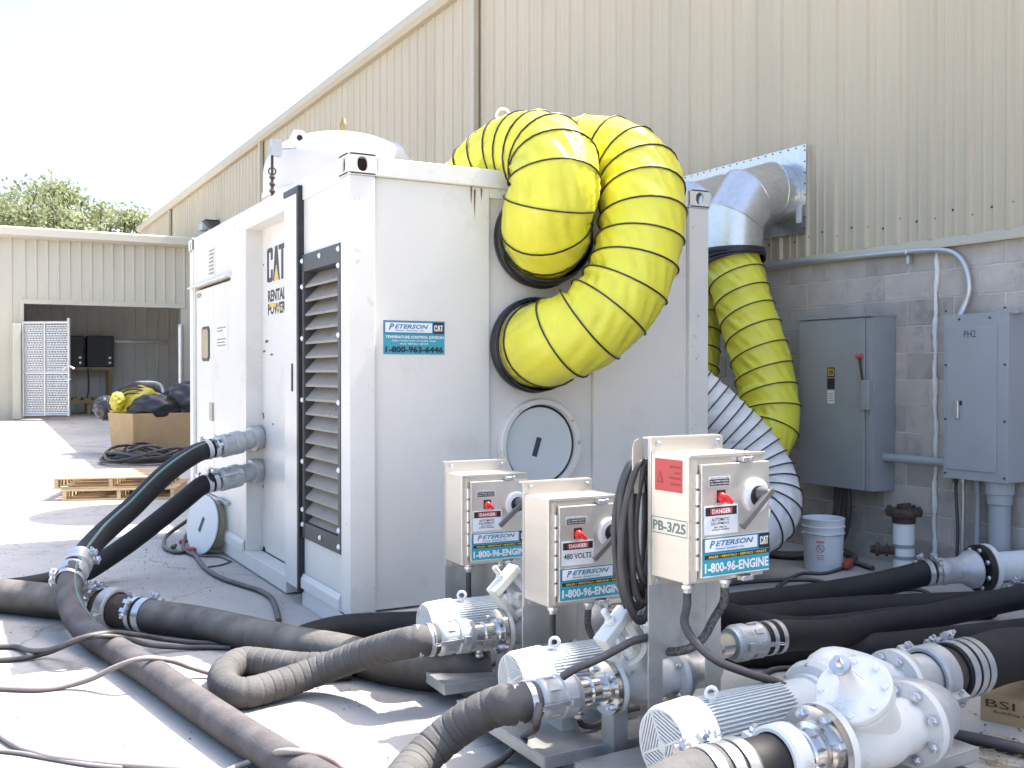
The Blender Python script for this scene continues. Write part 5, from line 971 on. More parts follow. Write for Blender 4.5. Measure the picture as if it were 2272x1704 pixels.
        b = MB(); b.lathe((px + 0.4215, dy, dz_), EX, [(0, 0.124), (0.022, 0.124), (0.024, 0.075), (0.08, 0.085), (0.13, 0.088), (0.2, 0.088)], 44); b.build('discharge_reducer', m_cast, t, F_)
        dis = np.array([px + 0.605, dy, dz_]); suc = np.array([xa - 0.185, ly, lz])
    box = control_box(t, zb, volt, big, 0.107)
    Mx = np.array(ROOTM[t.name]); tow = lambda p: Mx[:3, :3] @ np.asarray(p, float) + Mx[:3, 3]
    dx = Mx[:3, 0]
    return t, tow, tow(suc), tow(dis), dx
PU = {}
PU[1] = pump_unit('farthest pump skid, its control box at the left, against the container end', (0.222, -0.909), -0.04, 0.512, False, False)
PU[2] = pump_unit('middle pump skid with the 480 volt label on its control box', (0.165, -1.792), 0.0, 0.50, True, False)
PU[3] = pump_unit('nearest pump skid with big domed white strainer and red label on its control box', (0.239, -2.559), 0.05, 0.721, False, True)

# hoses on the pumps
def pump_hose(label, k, side, rest, r, m, ribs=0.0, cr=None):
    t_, tow, suc, dis, dx = PU[k]; a = suc if side == 's' else dis; d = -dx if side == 's' else dx
    cr = cr or r * 1.02; L = 0.17
    P0 = a + d * (L - 0.01); pts = [P0, P0 + d * 0.10] + rest
    t, P = hose('water_hose', label, pts, r, m, ribs=ribs)
    camlock(t, a + d * L, -d, cr, L)
    clamp(t, P0 + d * 0.035, d, r, 0.022, big=False); clamp(t, P0 + d * 0.085, d, r, 0.022, big=False)
    return t, P0, d
pump_hose('ribbed grey hose from the farthest pump bending back in a tight U on the ground', 1, 's', [Z(*p, z) for p, z in ((dd(830, 1400), 0.24), (dd(760, 1422), 0.17), (dd(680, 1452), 0.10), (dd(590, 1482), 0.07), (dd(525, 1497), 0.066), (dd(487, 1483), 0.066), (dd(487, 1450), 0.066), (dd(525, 1428), 0.066), (dd(580, 1432), 0.066), (dd(660, 1440), 0.066), (dd(760, 1436), 0.066))], 0.064, m_rubber_grey, ribs=0.05)
pump_hose('ribbed grey hose from the middle pump arching down out of the bottom edge', 2, 's', [Z(*p, z) for p, z in ((dd(1085, 1522), 0.275), (dd(1030, 1545), 0.23), (dd(965, 1590), 0.15), (dd(900, 1650), 0.08), (dd(850, 1720), 0.066), (dd(800, 1800), 0.066))], 0.066, m_rubber_grey, ribs=0.05)
t_, tow, suc, dis, dx = PU[3]
t, P = hose('large_hose', 'wide pale hose from the nearest pump leaving the bottom edge', [suc - dx * 0.12, suc - dx * 0.3, suc - dx * 0.5 + np.array([0, -0.02, -0.03]), suc - dx * 0.8 + np.array([0, -0.08, -0.12]), suc - dx * 1.2 + np.array([0, -0.2, -0.21]), suc - dx * 2.6 + np.array([0, -0.9, -0.21])], 0.088, m_rubber_grey)
groove_coupling(t, suc + dx * 0.03, dx, 0.084, 0.07, m_pumpwhite, ang=0.2); b = MB(); b.lathe(suc - dx * 0.13, dx, [(0, 0.080), (0.16, 0.080)], 36); b.build('rubber_gap', m_rubber, t)
for q, an in ((0.15, 0.4), (0.20, 0.7), (0.26, 0.3)): clamp(t, suc - dx * q, dx, 0.089, 0.036, bolt_ang=an, m=m_zinc)
pump_hose('black hose from the middle pump outlet rising past the flange at the right edge', 2, 'd', [Z(*c8(x, y), z) for x, y, z in ((760, 1046, 0.20), (1000, 1003, 0.14), (1250, 960, 0.13), (1500, 905, 0.16), (1640, 876, 0.19), (1760, 850, 0.20))], 0.066, m_rubber)
t_, tow, suc1, dis1, dx1 = PU[1]
pump_hose('black hose from the farthest pump outlet, half hidden behind the nearest control box', 1, 'd', [dis1 + dx1 * 0.55 + np.array([0, 0.0, -0.10]), dis1 + dx1 * 1.0 + np.array([0, -0.05, -0.23]), dis1 + dx1 * 1.8 + np.array([0, -0.15, -0.235])], 0.066, m_rubber)
t, P = hose('large_hose', 'thick black hose from the nearest pump outlet leaving the right edge', [dis + dx * 0.11, dis + dx * 0.25, dis + dx * 0.5 + np.array([0, 0.02, 0.0]), dis + dx * 0.9 + np.array([0, 0.08, -0.06]), dis + dx * 1.6 + np.array([0, 0.2, -0.19]), dis + dx * 2.6 + np.array([0, 0.0, -0.19])], 0.104, m_rubber)
groove_coupling(t, dis + dx * 0.01, dx, 0.094, 0.08, ang=0.5); b = MB(); b.lathe(dis + dx * 0.04, dx, [(0, 0.088), (0.10, 0.094)], 36); b.build('rubber_gap', m_rust, t)
for q, an in ((0.14, 0.5), (0.19, 0.9), (0.235, 0.3)): clamp(t, dis + dx * q, dx, 0.105, 0.034, bolt_ang=an)
# coupling at the far end of the middle outlet hose (right edge of the view)
q = Z(*c8(1655, 872), 0.19)
t, P = hose('hose_coupling_pipe', 'grey clamped coupling on the end of the middle outlet hose at the right edge', [q, q + nrm(Z(*c8(1760, 850), 0.2) - q) * 0.12, q + nrm(Z(*c8(1760, 850), 0.2) - q) * 0.4], 0.068, m_cast, cat='coupling')
dq = nrm(Z(*c8(1760, 850), 0.2) - q); clamp(t, q + dq * 0.0, dq, 0.069, 0.04, bolt_ang=0.6); clamp(t, q + dq * 0.055, dq, 0.069, 0.03, bolt_ang=2.0)

# ------------------------------------------------------------------ electrical gear on the wall
def wb(nm, a, c, m, par, bev=0.0): b = MB(); b.box(a, c); return b.build(nm, m, par, smooth=0, bev=bev)
XF = 4.02
y1 = Xp(*dd(1728, 690), XF)[1]; y0 = Xp(*dd(1884, 690), XF)[1]; zt_ = Xp(*dd(1728, 692), XF)[2]; zb1 = Xp(*dd(1728, 1043), XF)[2]
cab = thing('disconnect_cabinet', 'large blue-grey disconnect cabinet with a red lever tip on the block wall', 'cabinet', (XF, (y0 + y1) / 2, zb1))
wb('cabinet_body', (XF + 0.012, y0, zb1), (XW - 0.004, y1, zt_), m_panelgrey, cab, 0.004)
wb('door', (XF - 0.012, y0 + 0.06, zb1 + 0.004), (XF + 0.0115, y1 - 0.004, zt_ - 0.012), m_panelgrey, cab, 0.004)
wb('side_channel', (XF - 0.004, y0 + 0.004, zb1 + 0.004), (XF + 0.0115, y0 + 0.054, zt_ - 0.012), m_panelgrey, cab, 0.003)
wb('rain_hood', (XF - 0.02, y0 - 0.006, zt_ - 0.003), (XW - 0.004, y1 + 0.006, zt_ + 0.014), m_panelgrey, cab, 0.003)
lv_ = Xp(*dd(1856, 770), XF - 0.03); lb_ = Xp(*dd(1870, 880), XF - 0.03)
b = MB(); b.bar(lv_, lb_, 0.014, 0.01, EX); b.build('lever', m_rust, cab, smooth=0); b = MB(); b.cyl(lv_ + np.array([0, 0.025, 0]), lv_ - np.array([0, 0.025, 0]), 0.016, n=14); b.build('lever_tip', m_redlab, cab)
wb('handle_box', (XF - 0.045, lb_[1] - 0.035, lb_[2] - 0.02), (XF - 0.0125, lb_[1] + 0.035, lb_[2] + 0.20), m_panelgrey, cab, 0.006)
lq = Xp(*dd(1795, 815), XF - 0.013); e_ = -EY
def pl(dy, z0, w, h, m, off=0.0): b = MB(); b.box((XF - 0.0135 - off, lq[1] - w / 2 + dy, lq[2] + z0), (XF - 0.0125 - off, lq[1] + w / 2 + dy, lq[2] + z0 + h)); return b.build('label_plate', m, cab, smooth=0)
pl(0, 0.0, 0.075, 0.075, m_ink); pl(0, 0.012, 0.055, 0.052, m_yel, 0.0012); pl(0, 0.019, 0.041, 0.038, m_ink, 0.0024); pl(0, -0.09, 0.075, 0.082, m_ink); pl(0, -0.20, 0.07, 0.10, m_pvc)
text('D', (XF - 0.0162, lq[1] + 0.012, lq[2] + 0.024), e_, EZ, 0.024, 0.028, m_yel, cab, bold=0.0)
for k in range(4): pl(0, -0.125 - k * 0.018, 0.05, 0.006, m_louvre, 0.0013)
XG = 4.05
y1p = Xp(*dd(2040, 680), XG)[1]; y0p = Xp(*dd(2178, 680), XG)[1]; zp1 = Xp(*dd(2040, 682), XG)[2]; zp0 = Xp(*dd(2036, 1030), XG)[2]
pan = thing('electrical_panel', 'light grey electrical panel marked PH2 on the block wall at the right edge', 'panel', (XG, (y0p + y1p) / 2, zp0))
wb('panel_body', (XG + 0.006, y0p, zp0), (XW - 0.004, y1p, zp1), m_panelgrey2, pan, 0.004)
wb('trim', (XG - 0.002, y0p - 0.003, zp0 - 0.003), (XG + 0.0055, y1p + 0.003, zp1 + 0.003), m_panelgrey2, pan, 0.003)
wb('door', (XG - 0.012, y0p + 0.075, zp0 + 0.06), (XG - 0.0025, y1p - 0.03, zp1 - 0.085), m_panelgrey2, pan, 0.003)
hq = Xp(*dd(2068, 885), XG - 0.02); wb('latch', (XG - 0.03, hq[1] - 0.012, hq[2] - 0.06), (XG - 0.0125, hq[1] + 0.018, hq[2] + 0.06), m_zinc, pan, 0.004); wb('latch_slot', (XG - 0.014, hq[1] - 0.03, hq[2] + 0.03), (XG - 0.0122, hq[1] + 0.03, hq[2] + 0.06), m_ink, pan)
tq = Xp(*dd(2082, 729), XG - 0.0125); text('PH2', (XG - 0.0125, tq[1], tq[2]), -EY, EZ, tq[1] - Xp(*dd(2108, 729), XG - 0.0125)[1], 0.045, m_ink, pan, bold=-0.008)
for (y, z) in [(y0p + 0.02, zp0 + k * (zp1 - zp0) / 3 + 0.03) for k in range(4)] + [(y1p - 0.015, zp0 + k * (zp1 - zp0) / 3 + 0.03) for k in range(4)] + [(y1p - 0.12, zp1 - 0.03), (y0p + 0.13, zp1 - 0.03)]:
    b = MB(); b.cyl((XG - 0.002, y, z), (XG - 0.007, y, z), 0.008, n=10); b.build('screw', m_louvreframe, pan)
wb('clip', (XG + 0.02, y0p - 0.05, zp1 - 0.01), (XG + 0.12, y0p + 0.1, zp1 + 0.012), m_conduit, pan, 0.003)
def conduit(label, P, r, m, nm='conduit', straps=(), cat='conduit'):
    t = thing(nm, label, cat, tuple(P[0])); b = MB(); b.tube(spline(P, 0.03), r, 16); b.build('pipe', m, t, smooth=60)
    for s in straps: b = MB(); b.torus(s, EY, r + 0.004, 0.006, 20, 6); b.box(np.array(s) + [-0.005, -0.012, -r - 0.06], np.array(s) + [0.03, 0.012, -r]); b.build('strap', m_zinc, t)
    return t
xc = XW - 0.045
ca_ = [Xp(*dd(x, y), xc) for x, y in ((1640, 580), (1800, 560), (1960, 544), (2020, 540), (2060, 546), (2080, 565), (2091, 595), (2093, 630), (2086, 655), (2080, 682))]
ca_ = [np.array([xc, 2.4, 2.31])] + ca_[:-1] + [np.array([xc - 0.03, ca_[-1][1], zp1 + 0.003])]
conduit('silver conduit running under the metal siding and bending down into the PH2 panel', ca_, 0.021, m_conduit, straps=(Xp(*dd(1962, 546), xc),))
qz = 0.5 * (Xp(*dd(1895, 985), 4.17)[2] + Xp(*dd(2030, 1000), 4.17)[2]); conduit('grey horizontal conduit joining the disconnect cabinet to the PH2 panel', [(4.16, y0 + 0.001, qz), (4.16, (y0 + y1p) / 2, qz), (4.16, y1p - 0.001, qz)], 0.032, m_panelgrey2)
by = Xp(*dd(2160, 1060), 4.16)[1]
bp_ = thing('riser_pipe', 'fat grey vertical riser pipe below the PH2 panel', 'pipe', (4.16, by, 0)); b = MB(); b.cyl((4.16, by, 0), (4.16, by, zp0 - 0.05), 0.066, n=28); b.build('pipe', m_panelgrey2, bp_); b = MB(); b.lathe((4.16, by, zp0 - 0.16), EZ, [(0, 0.07), (0.01, 0.078), (0.07, 0.078), (0.075, 0.09), (0.156, 0.09)], 28); b.build('bushing', m_panelgrey2, bp_)
for (px_, r, m, lab) in ((2064, 0.011, m_cable, 'thin black cable dropping from the left underside of the PH2 panel'), (2080, 0.013, m_conduit, 'silver conduit dropping from the PH2 panel beside the thin black cable'), (2112, 0.019, m_panelgrey2, 'slim grey conduit dropping from the PH2 panel beside the fat riser')):
    y = Xp(*dd(px_, 1045), 4.18)[1]; o = conduit(lab, [(4.18, y, zp0 - 0.002), (4.185, y, 0.6), (4.18, y - (0.02 if m is m_cable else 0), 0.3), (4.18, y, 0.0)], r, m)
    b = MB(); b.lathe((4.18, y, zp0 - 0.045), EZ, [(0, r + 0.003), (0.005, r + 0.007), (0.04, r + 0.007)], 14); b.build('connector', m, o)
for k in range(5):
    y = y1 - 0.28 - k * 0.03; b = MB(); b.tube(spline([(4.13, y, zb1 - 0.002), (4.12, y + 0.02 * math.sin(k), 0.35), (4.08, y + 0.03, 0.12), (3.95 - 0.05 * k, y + 0.1, 0.03), (3.6, y + 0.3, 0.025)], 0.03), 0.02, 10); o = b.build('supply_cable', m_cable, None, smooth=60); tag(o, 'thick black supply cable in the bundle dropping from the disconnect cabinet', 'cable', 'supply cables under the disconnect cabinet')
# standpipe with valve
vq = GR(*dd(1952, 1207)); vx = 3.98; vy = Xp(*dd(1952, 1207), vx)[1]; ztop = Xp(*dd(1952, 1105), vx)[2]
sp = thing('standpipe', 'short white standpipe with rusty flanged valve top beside the wall', 'pipe', (vx, vy, 0))
b = MB(); b.lathe((vx, vy, 0), EZ, [(0, 0.10), (0.03, 0.10), (0.032, 0.074), (0.05, 0.072), (ztop - 0.06, 0.072)], 32); b.build('pipe', m_pvc, sp)
b = MB(); b.lathe((vx, vy, ztop - 0.08), EZ, [(0, 0.078), (0.05, 0.08), (0.052, 0.12), (0.075, 0.125), (0.08, 0.125), (0.1, 0.12), (0.102, 0.05), (0.13, 0.045)], 28); 
for k in range(6): a = k * math.pi / 3; b.hexn((vx + 0.1 * math.cos(a), vy + 0.1 * math.sin(a), ztop + 0.02), EZ, 0.016, 0.02)
b.cyl((vx - 0.06, vy, ztop + 0.045), (vx + 0.06, vy, ztop + 0.045), 0.014, n=10); b.build('valve_top', m_rust, sp)
for z in (ztop - 0.25, ztop - 0.33): b = MB(); b.lathe((vx, vy, z), EZ, [(0, 0.075), (0.025, 0.075)], 28); b.build('band', m_panelgrey, sp)
b = MB(); sv = np.array([vx - 0.07, vy + 0.02, ztop - 0.27]); sd2 = nrm(np.array([-0.6, 0.8, 0])); b.lathe(sv, sd2, [(0, 0.03), (0.04, 0.03), (0.042, 0.045), (0.06, 0.045), (0.062, 0.03), (0.10, 0.034), (0.102, 0.05), (0.12, 0.05), (0.13, 0.03), (0.16, 0.025)], 16); b.build('side_valve', m_rust, sp)
# bucket
bq = np.array([3.66, 0.19, 0.0]); bk = thing('bucket', 'white plastic bucket with a small red warning mark standing on the concrete', 'bucket', tuple(bq))
b = MB(); b.lathe(bq, EZ, [(0, 0.13), (0.01, 0.133), (0.26, 0.142), (0.262, 0.150), (0.27, 0.150), (0.272, 0.143), (0.305, 0.145), (0.307, 0.152), (0.315, 0.152), (0.317, 0.146), (0.36, 0.148), (0.365, 0.151), (0.37, 0.149), (0.36, 0.143), (0.10, 0.133), (0.02, 0.125)], 48); b.build('pail', m_plastic, bk, smooth=50)
b = MB(); b.torus(bq + np.array([0, 0, 0.262]), EZ, 0.155, 0.003, 40, 6, -2.9, 0.2); b.build('bail_handle', m_zinc, bk)
vd = nrm((CAM_P - bq) * np.array([1, 1, 0])); vr = np.cross(EZ, vd); m_redmark = mat('red_print', (0.60, 0.22, 0.24), 0.5)
def curved(nm, u0, z0, w, h):
    b = MB(); n = 8; V = []
    for k in range(n + 1):
        a = (u0 + w * k / n) / 0.1385
        for z in (z0, z0 + h): rr = 0.1345 + z * 0.034 + 0.0012; V.append(bq + vd * rr * math.cos(a) + vr * rr * math.sin(a) + EZ * z)
    b.add(V, [(2 * k, 2 * k + 2, 2 * k + 3, 2 * k + 1) for k in range(n)]); return b.build(nm, m_redmark, bk)
curved('printed_mark', -0.048, 0.205, 0.055, 0.012)
b = MB(); pc_ = []
for k in range(33): a = 2 * math.pi * k / 32; uu = -0.02 + 0.026 * math.cos(a); z = 0.165 + 0.026 * math.sin(a); an = uu / 0.1385; rr = 0.1345 + z * 0.034 + 0.001; pc_.append(bq + vd * rr * math.cos(an) + vr * rr * math.sin(an) + EZ * z)
b.tube(np.array(pc_), 0.0028, 5); 
pc_ = []
for k in range(9): uu = -0.02 + 0.02 * (k / 4 - 1); z = 0.165 - 0.02 * (k / 4 - 1); an = uu / 0.1385; rr = 0.1345 + z * 0.034 + 0.001; pc_.append(bq + vd * rr * math.cos(an) + vr * rr * math.sin(an) + EZ * z)
b.tube(np.array(pc_), 0.0028, 5); b.build('warning_symbol', m_redmark, bk)
for k in range(3): curved('printed_mark', -0.045, 0.115 - k * 0.014, 0.05, 0.004)

# ------------------------------------------------------------------ cables
def cable(label, P, r, m=m_cable, group=None, nm='cable', n=8): 
    P = [np.asarray(p, float) for p in P]
    def off(p): d = p - CAM_P; z = d @ _fw; x = 1136 + CAM_F * (d @ _rt) / z; y = 852 - CAM_F * (d @ _up) / z; return x < 0 or x > 2272 or y > 1704
    P = ext(P, front=off(P[0]) and P[0][2] < 0.03, back=off(P[-1]) and P[-1][2] < 0.03, L=1.6)
    b = MB(); b.tube(spline(P, 0.02), r, n); o = b.build(nm, m, None, smooth=60); tag(o, label, 'cable', group); return o
G = lambda pts, z: [Z(*p, z) for p in pts]
def over(pts, zs): return [Z(*p, z) for p, z in zip(pts, zs)]
cable('dark cable crossing the striped hose at the left, upper of two', over([c2(-60, 1105), c2(60, 1103), c2(140, 1122), c2(250, 1112), c2(380, 1062), c2(500, 1040), c2(620, 1048), c2(740, 1068), c2(860, 1082), c2(1000, 1090), c2(1120, 1100)], [.015, .015, .03, .09, .15, .15, .11, .05, .02, .015, .015]), 0.014)
cable('dark cable crossing the striped hose at the left, lower of two', over([c2(-60, 1165), c2(100, 1158), c2(220, 1130), c2(330, 1086), c2(450, 1056), c2(560, 1062), c2(680, 1095), c2(820, 1106), c2(960, 1106), c2(1060, 1108)], [.015, .015, .03, .09, .15, .12, .05, .02, .015, .015]), 0.013)
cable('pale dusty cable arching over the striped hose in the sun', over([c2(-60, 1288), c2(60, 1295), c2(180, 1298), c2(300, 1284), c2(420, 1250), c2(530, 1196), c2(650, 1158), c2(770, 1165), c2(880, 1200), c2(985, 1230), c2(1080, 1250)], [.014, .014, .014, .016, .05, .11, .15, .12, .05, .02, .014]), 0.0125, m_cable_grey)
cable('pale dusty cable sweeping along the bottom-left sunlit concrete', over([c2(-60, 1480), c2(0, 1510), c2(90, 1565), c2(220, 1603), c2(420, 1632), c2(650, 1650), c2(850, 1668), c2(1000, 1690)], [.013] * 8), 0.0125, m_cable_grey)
cable('thin cable joining the pale cable from the left edge at the bottom-left', over([c2(-60, 1575), c2(80, 1588), c2(220, 1612), c2(400, 1642), c2(560, 1658)], [.009] * 5), 0.008, m_cable_grey)
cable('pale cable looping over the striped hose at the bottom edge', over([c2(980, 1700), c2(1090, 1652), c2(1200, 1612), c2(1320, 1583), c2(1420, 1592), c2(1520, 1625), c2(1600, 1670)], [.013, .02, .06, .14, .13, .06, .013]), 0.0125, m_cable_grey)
cable('grey cable snaking from the reel past the container foot to the hoses', over([c2(905, 600), c2(880, 650), c2(905, 700), c2(950, 752), c2(1020, 792), c2(1110, 822), c2(1190, 848), c2(1240, 880), c2(1264, 930), c2(1276, 985)], [.1, .03] + [.018] * 8), 0.017, m_cable)
cable('thin black wire lying by the container bottom rail', G([c2(860, 672), c2(930, 690), c2(1000, 692), c2(1050, 710)], 0.007), 0.006)
cable('short black wire offcut beside the container foot', G([c2(955, 738), c2(1010, 730), c2(1060, 712)], 0.007), 0.006)
lp_ = [c2(890, 505), c2(830, 545), c2(770, 590), c2(750, 635), c2(770, 660), c2(820, 672), c2(870, 660)]
cable('dark cable loop trailing on the concrete left of the white reel', over(lp_, [.22, .14, .06, .02, .02, .02, .02]), 0.016)
cable('dark cable drooping from the reel to the red plug ends', over([c2(895, 540), c2(855, 590), c2(840, 630), c2(850, 665), c2(900, 690)], [.18, .08, .03, .02, .02]), 0.014)
m_redplug = mat('red_plug', (0.42, 0.07, 0.05), 0.5, var=0.2)
for k, (x, y, a) in enumerate(((822, 625, 0.5), (850, 660, -0.4), (790, 650, 1.2))):
    p = Z(*c2(x, y), 0.03); d_ = np.array([math.cos(a), math.sin(a), 0]); b = MB(); b.lathe(p, d_, [(0, 0.012), (0.01, 0.02), (0.06, 0.022), (0.065, 0.015), (0.12, 0.014)], 12); o = b.build('plug', m_redplug if k < 2 else m_cable, None); tag(o, ('red cable plug lying nearest the white reel', 'second red cable plug lying below the first by the reel', 'black cable plug lying left of the red plugs')[k], 'plug')
r6 = lambda x, y: (1640 + x / 5.53, 1060 + y / 5.53)
cable('dark cable crossing the shaded concrete behind the nearest control box', G([r6(-250, 1330), r6(0, 1290), r6(300, 1265), r6(600, 1252), r6(850, 1252), r6(1000, 1275), r6(1150, 1320), r6(1300, 1360)], 0.014), 0.014)
cable('dark cable curving from the red plug in front of the bucket', over([r6(470, 1340), r6(560, 1280), r6(660, 1215), r6(800, 1170), r6(1000, 1175), r6(1150, 1150), r6(1260, 1105), r6(1340, 1060)], [.012] * 6 + [.02, .03]), 0.013)
p = Z(*r6(1300, 1085), 0.035); b = MB(); b.lathe(p, nrm(np.array([0.8, 0.35, 0.15])), [(0, 0.015), (0.02, 0.028), (0.09, 0.032), (0.10, 0.022)], 14); o = b.build('plug', m_redplug, None); tag(o, 'red cable plug on the ground to the right of the bucket', 'plug')
cable('black cable bundle behind the bucket running to the wall', over([r6(1330, 1060), r6(1420, 980), r6(1330, 930), r6(1230, 870), r6(1180, 820)], [.04, .03, .03, .03, .03]), 0.024)
cable('second black cable with a red tip right of the bucket', over([r6(1340, 1040), r6(1450, 1050), r6(1560, 1085), r6(1640, 1110)], [.03, .02, .02, .02]), 0.018)
for k in range(3):
    lp2 = [c8(840 + 14 * k, 880), c8(900 + 10 * k, 856 - 6 * k), c8(1000, 838 + 5 * k), c8(1100, 832 + 6 * k), c8(1190 - 6 * k, 846), c8(1215, 868 + 4 * k), c8(1150, 885)]
    cable('dark cable loop lying between the shaded right-hand hoses', G(lp2, 0.012 + 0.012 * k), 0.011, group='cable loops between the right-hand hoses')
cable('thick black cable at the lower right leaving the nearest skid', G([c8(1180, 1478), c8(1300, 1502), c8(1450, 1532), c8(1651, 1578), c8(1800, 1610)], 0.026), 0.025)
cable('dark cable lying behind the nearest pump motor towards the right', G([c8(255, 1262), c8(330, 1275), c8(420, 1250), c8(520, 1205), c8(650, 1205), c8(760, 1230)], 0.014), 0.013)
# box leads
def lead(label, pts, r, m=m_cable): return cable(label, [Yp(*dd(x, y), v) for x, y, v in pts], r, m, 'leads hanging from the control boxes', 'lead', 10)
def gl(k, i):
    t_, tow, *_ = PU[k]; zb = {1: 0.512, 2: 0.50, 3: 0.721}[k]; return tow([0.075 if i == 0 else 0.245, 0.09, zb - 0.045])
def lead3(label, k, i, pts, r, m=m_cable): return cable(label, [gl(k, i), gl(k, i) + np.array([0, 0, -0.05])] + [Yp(*dd(x, y), v) for x, y, v in pts], r, m, None, 'lead', 10)
lead3('smooth black lead swooping from the nearest control box over its motor', 3, 0, ((1478, 1345, -2.50), (1500, 1385, -2.56), (1545, 1425, -2.62), (1610, 1452, -2.66), (1680, 1475, -2.68), (1735, 1510, -2.66), (1752, 1530, -2.62)), 0.0145)
m_braid = mat('braided_grip', (0.10, 0.10, 0.10), 0.5, metal=0.3, var=0.9, vs=90)
lead3('braided black lead curling under the nearest control box', 3, 1, ((1540, 1340, -2.47), (1522, 1375, -2.47), (1496, 1398, -2.45), (1465, 1407, -2.40), (1440, 1408, -2.34)), 0.0155, m_braid)
for k in (1, 2):
    a = gl(k, 0); b_ = gl(k, 1); tw = PU[k][1]
    cable('straight black lead dropping from the left gland of the %s control box' % ('farthest' if k == 1 else 'middle'), [a, a + np.array([0, 0, -0.1]), tw([0.072, 0.06, 0.25]), tw([0.072, 0.02, 0.12])], 0.013, nm='lead', n=10)
    cable('braided lead bending away from the right gland of the %s control box' % ('farthest' if k == 1 else 'middle'), [b_, b_ + np.array([0, 0, -0.08]), tw([0.27, 0.05, 0.30]), tw([0.32, 0.0, 0.2]), tw([0.36, -0.02, 0.14])], 0.0145, m_braid, nm='lead', n=10)
tw = PU[3][1]
cable('black lead sagging from the hanging coil across the middle pump to its hose', [tw([0.05, 0.27, 0.66]), Yp(*dd(1412, 1362), -2.30), Yp(*dd(1360, 1388), -2.38), Yp(*dd(1300, 1420), -2.40), Yp(*dd(1240, 1446), -2.38), Yp(*dd(1215, 1462), -2.35)], 0.0135)
cable('black lead drooping from the middle pump camlock to the ground', [Yp(*dd(1166, 1520), -2.32), Yp(*dd(1160, 1560), -2.34), Z(*dd(1130, 1595), 0.10), Z(*dd(1085, 1640), 0.015), Z(*dd(1040, 1668), 0.014), Z(*dd(990, 1700), 0.014)], 0.0135)
coil = thing('cable_coil', 'hank of black cable hanging beside the nearest control box', 'cable', tuple(tw([-0.03, 0.24, 0.9])))
for k in range(7):
    hw = 0.042 + 0.007 * k + 0.006 * math.sin(k * 2.1); hh = 0.215 + 0.011 * k; P = []; yy = 0.262 + 0.026 * (k % 3)
    for a in np.linspace(0, 2 * math.pi, 40): P.append(tw([0.036 - 0.003 * k + hw * math.sin(a) * (1 + 0.12 * math.sin(a * 2 + k)), yy + 0.006 * math.sin(3 * a + k), 1.105 - hh + hh * math.cos(a)]))
    b = MB(); b.tube(np.array(P), 0.0125, 8, cap=False); b.build('cable_loop', m_cable, coil, smooth=60)
b = MB(); b.prism([tuple(q) for q in ((0, 0), (0.05, 0), (0.05, 0.16), (0.042, 0.182), (0.025, 0.19), (0.008, 0.182), (0, 0.16))], tw([-0.028, 0.258, 0.995]), PU[3][4], EZ, 0.005); o = b.build('hook_plate', m_steel, coil, smooth=0)

# ------------------------------------------------------------------ reel leaning on the container
rq = Z(*c2(905, 660), 0.0); rc = Xp(*c2(926, 520), -0.14)
rl_ = thing('cable_reel', 'round white reel disc with a dark slot leaning at the container side', 'reel', (rc[0], rc[1], 0.0))
rr_ = 0.23; rn = nrm(np.array([-0.94, -0.30, 0.14])); rc[2] = rr_ * 0.99
b = MB(); b.lathe(rc - rn * 0.006, rn, [(0, rr_), (0.010, rr_), (0.013, rr_ - 0.004)], 56); b.build('disc', m_panel_pale, rl_)
b = MB(); b.torus(rc - rn * 0.008, rn, rr_, 0.005, 56, 6); b.build('rim', m_louvreframe, rl_)
ru = nrm(np.cross(EZ, rn)); rv = np.cross(rn, ru); b = MB(); b.obox(rc + rn * 0.0085, (ru * 0.38 + rv * 0.92) * 0.06, (ru * 0.92 - rv * 0.38) * 0.018, rn * 0.0012); b.build('slot', m_ink, rl_, smooth=0)
hx = []
for q in np.linspace(0, 1, 220): a = q * 2 * math.pi * 7; hx.append(rc - rn * (0.02 + 0.11 * q) + (ru * math.cos(a) + rv * math.sin(a)) * 0.19)
b = MB(); b.tube(np.array(hx), 0.0075, 6); b.build('coil', mat('tan_coil', (0.5, 0.44, 0.28), 0.6), rl_, smooth=60)
b = MB(); b.lathe(rc - rn * 0.14, rn, [(0, 0.17), (0.12, 0.17)], 40); b.build('drum', m_darkgap, rl_)

# ------------------------------------------------------------------ pallets, cartons and folded ducts at the far left
def pallet(label, c, rz, zb, shade=1.0):
    t = thing('pallet', label, 'pallet', (c[0], c[1], zb), rz, group='stacked wooden pallets')
    def pb(nm, a, cc): b = MB(); b.box(a, cc); v = np.array(b.v) + RNG.normal(0, 0.0015, (8, 3)); b.v = [tuple(q) for q in v]; return b.build(nm, m_wood, t, False, smooth=0)
    for x in (-0.58, -0.02, 0.54):
        b = MB(); 
        b.prism([(-0.5, 0), (-0.36, 0), (-0.33, 0.035), (-0.12, 0.035), (-0.09, 0), (0.09, 0), (0.12, 0.035), (0.33, 0.035), (0.36, 0), (0.5, 0), (0.5, 0.09), (-0.5, 0.09)], (x + 0.04, 0, 0.019), EY, EZ, -0.04) if False else b.box((x, -0.5, 0.0195), (x + 0.04, 0.5, 0.105)); b.build('stringer', m_wood, t, False, smooth=0)
    for k in range(7): pb('deck_board', (-0.60, -0.5 + k * 0.152, 0.106), (0.60, -0.5 + k * 0.152 + (0.10 if k % 3 else 0.125), 0.124))
    for k in range(4): pb('bottom_board', (-0.60, -0.5 + k * 0.29, 0.0), (0.60, -0.5 + k * 0.29 + 0.10, 0.019))
    return t
pq = GR(*dd(130, 1083)); pq2 = GR(*dd(380, 1078)); px_d = nrm((pq2 - pq) * np.array([1, 1, 0])); rz_p = math.atan2(px_d[1], px_d[0]); pn = np.array([-px_d[1], px_d[0], 0])
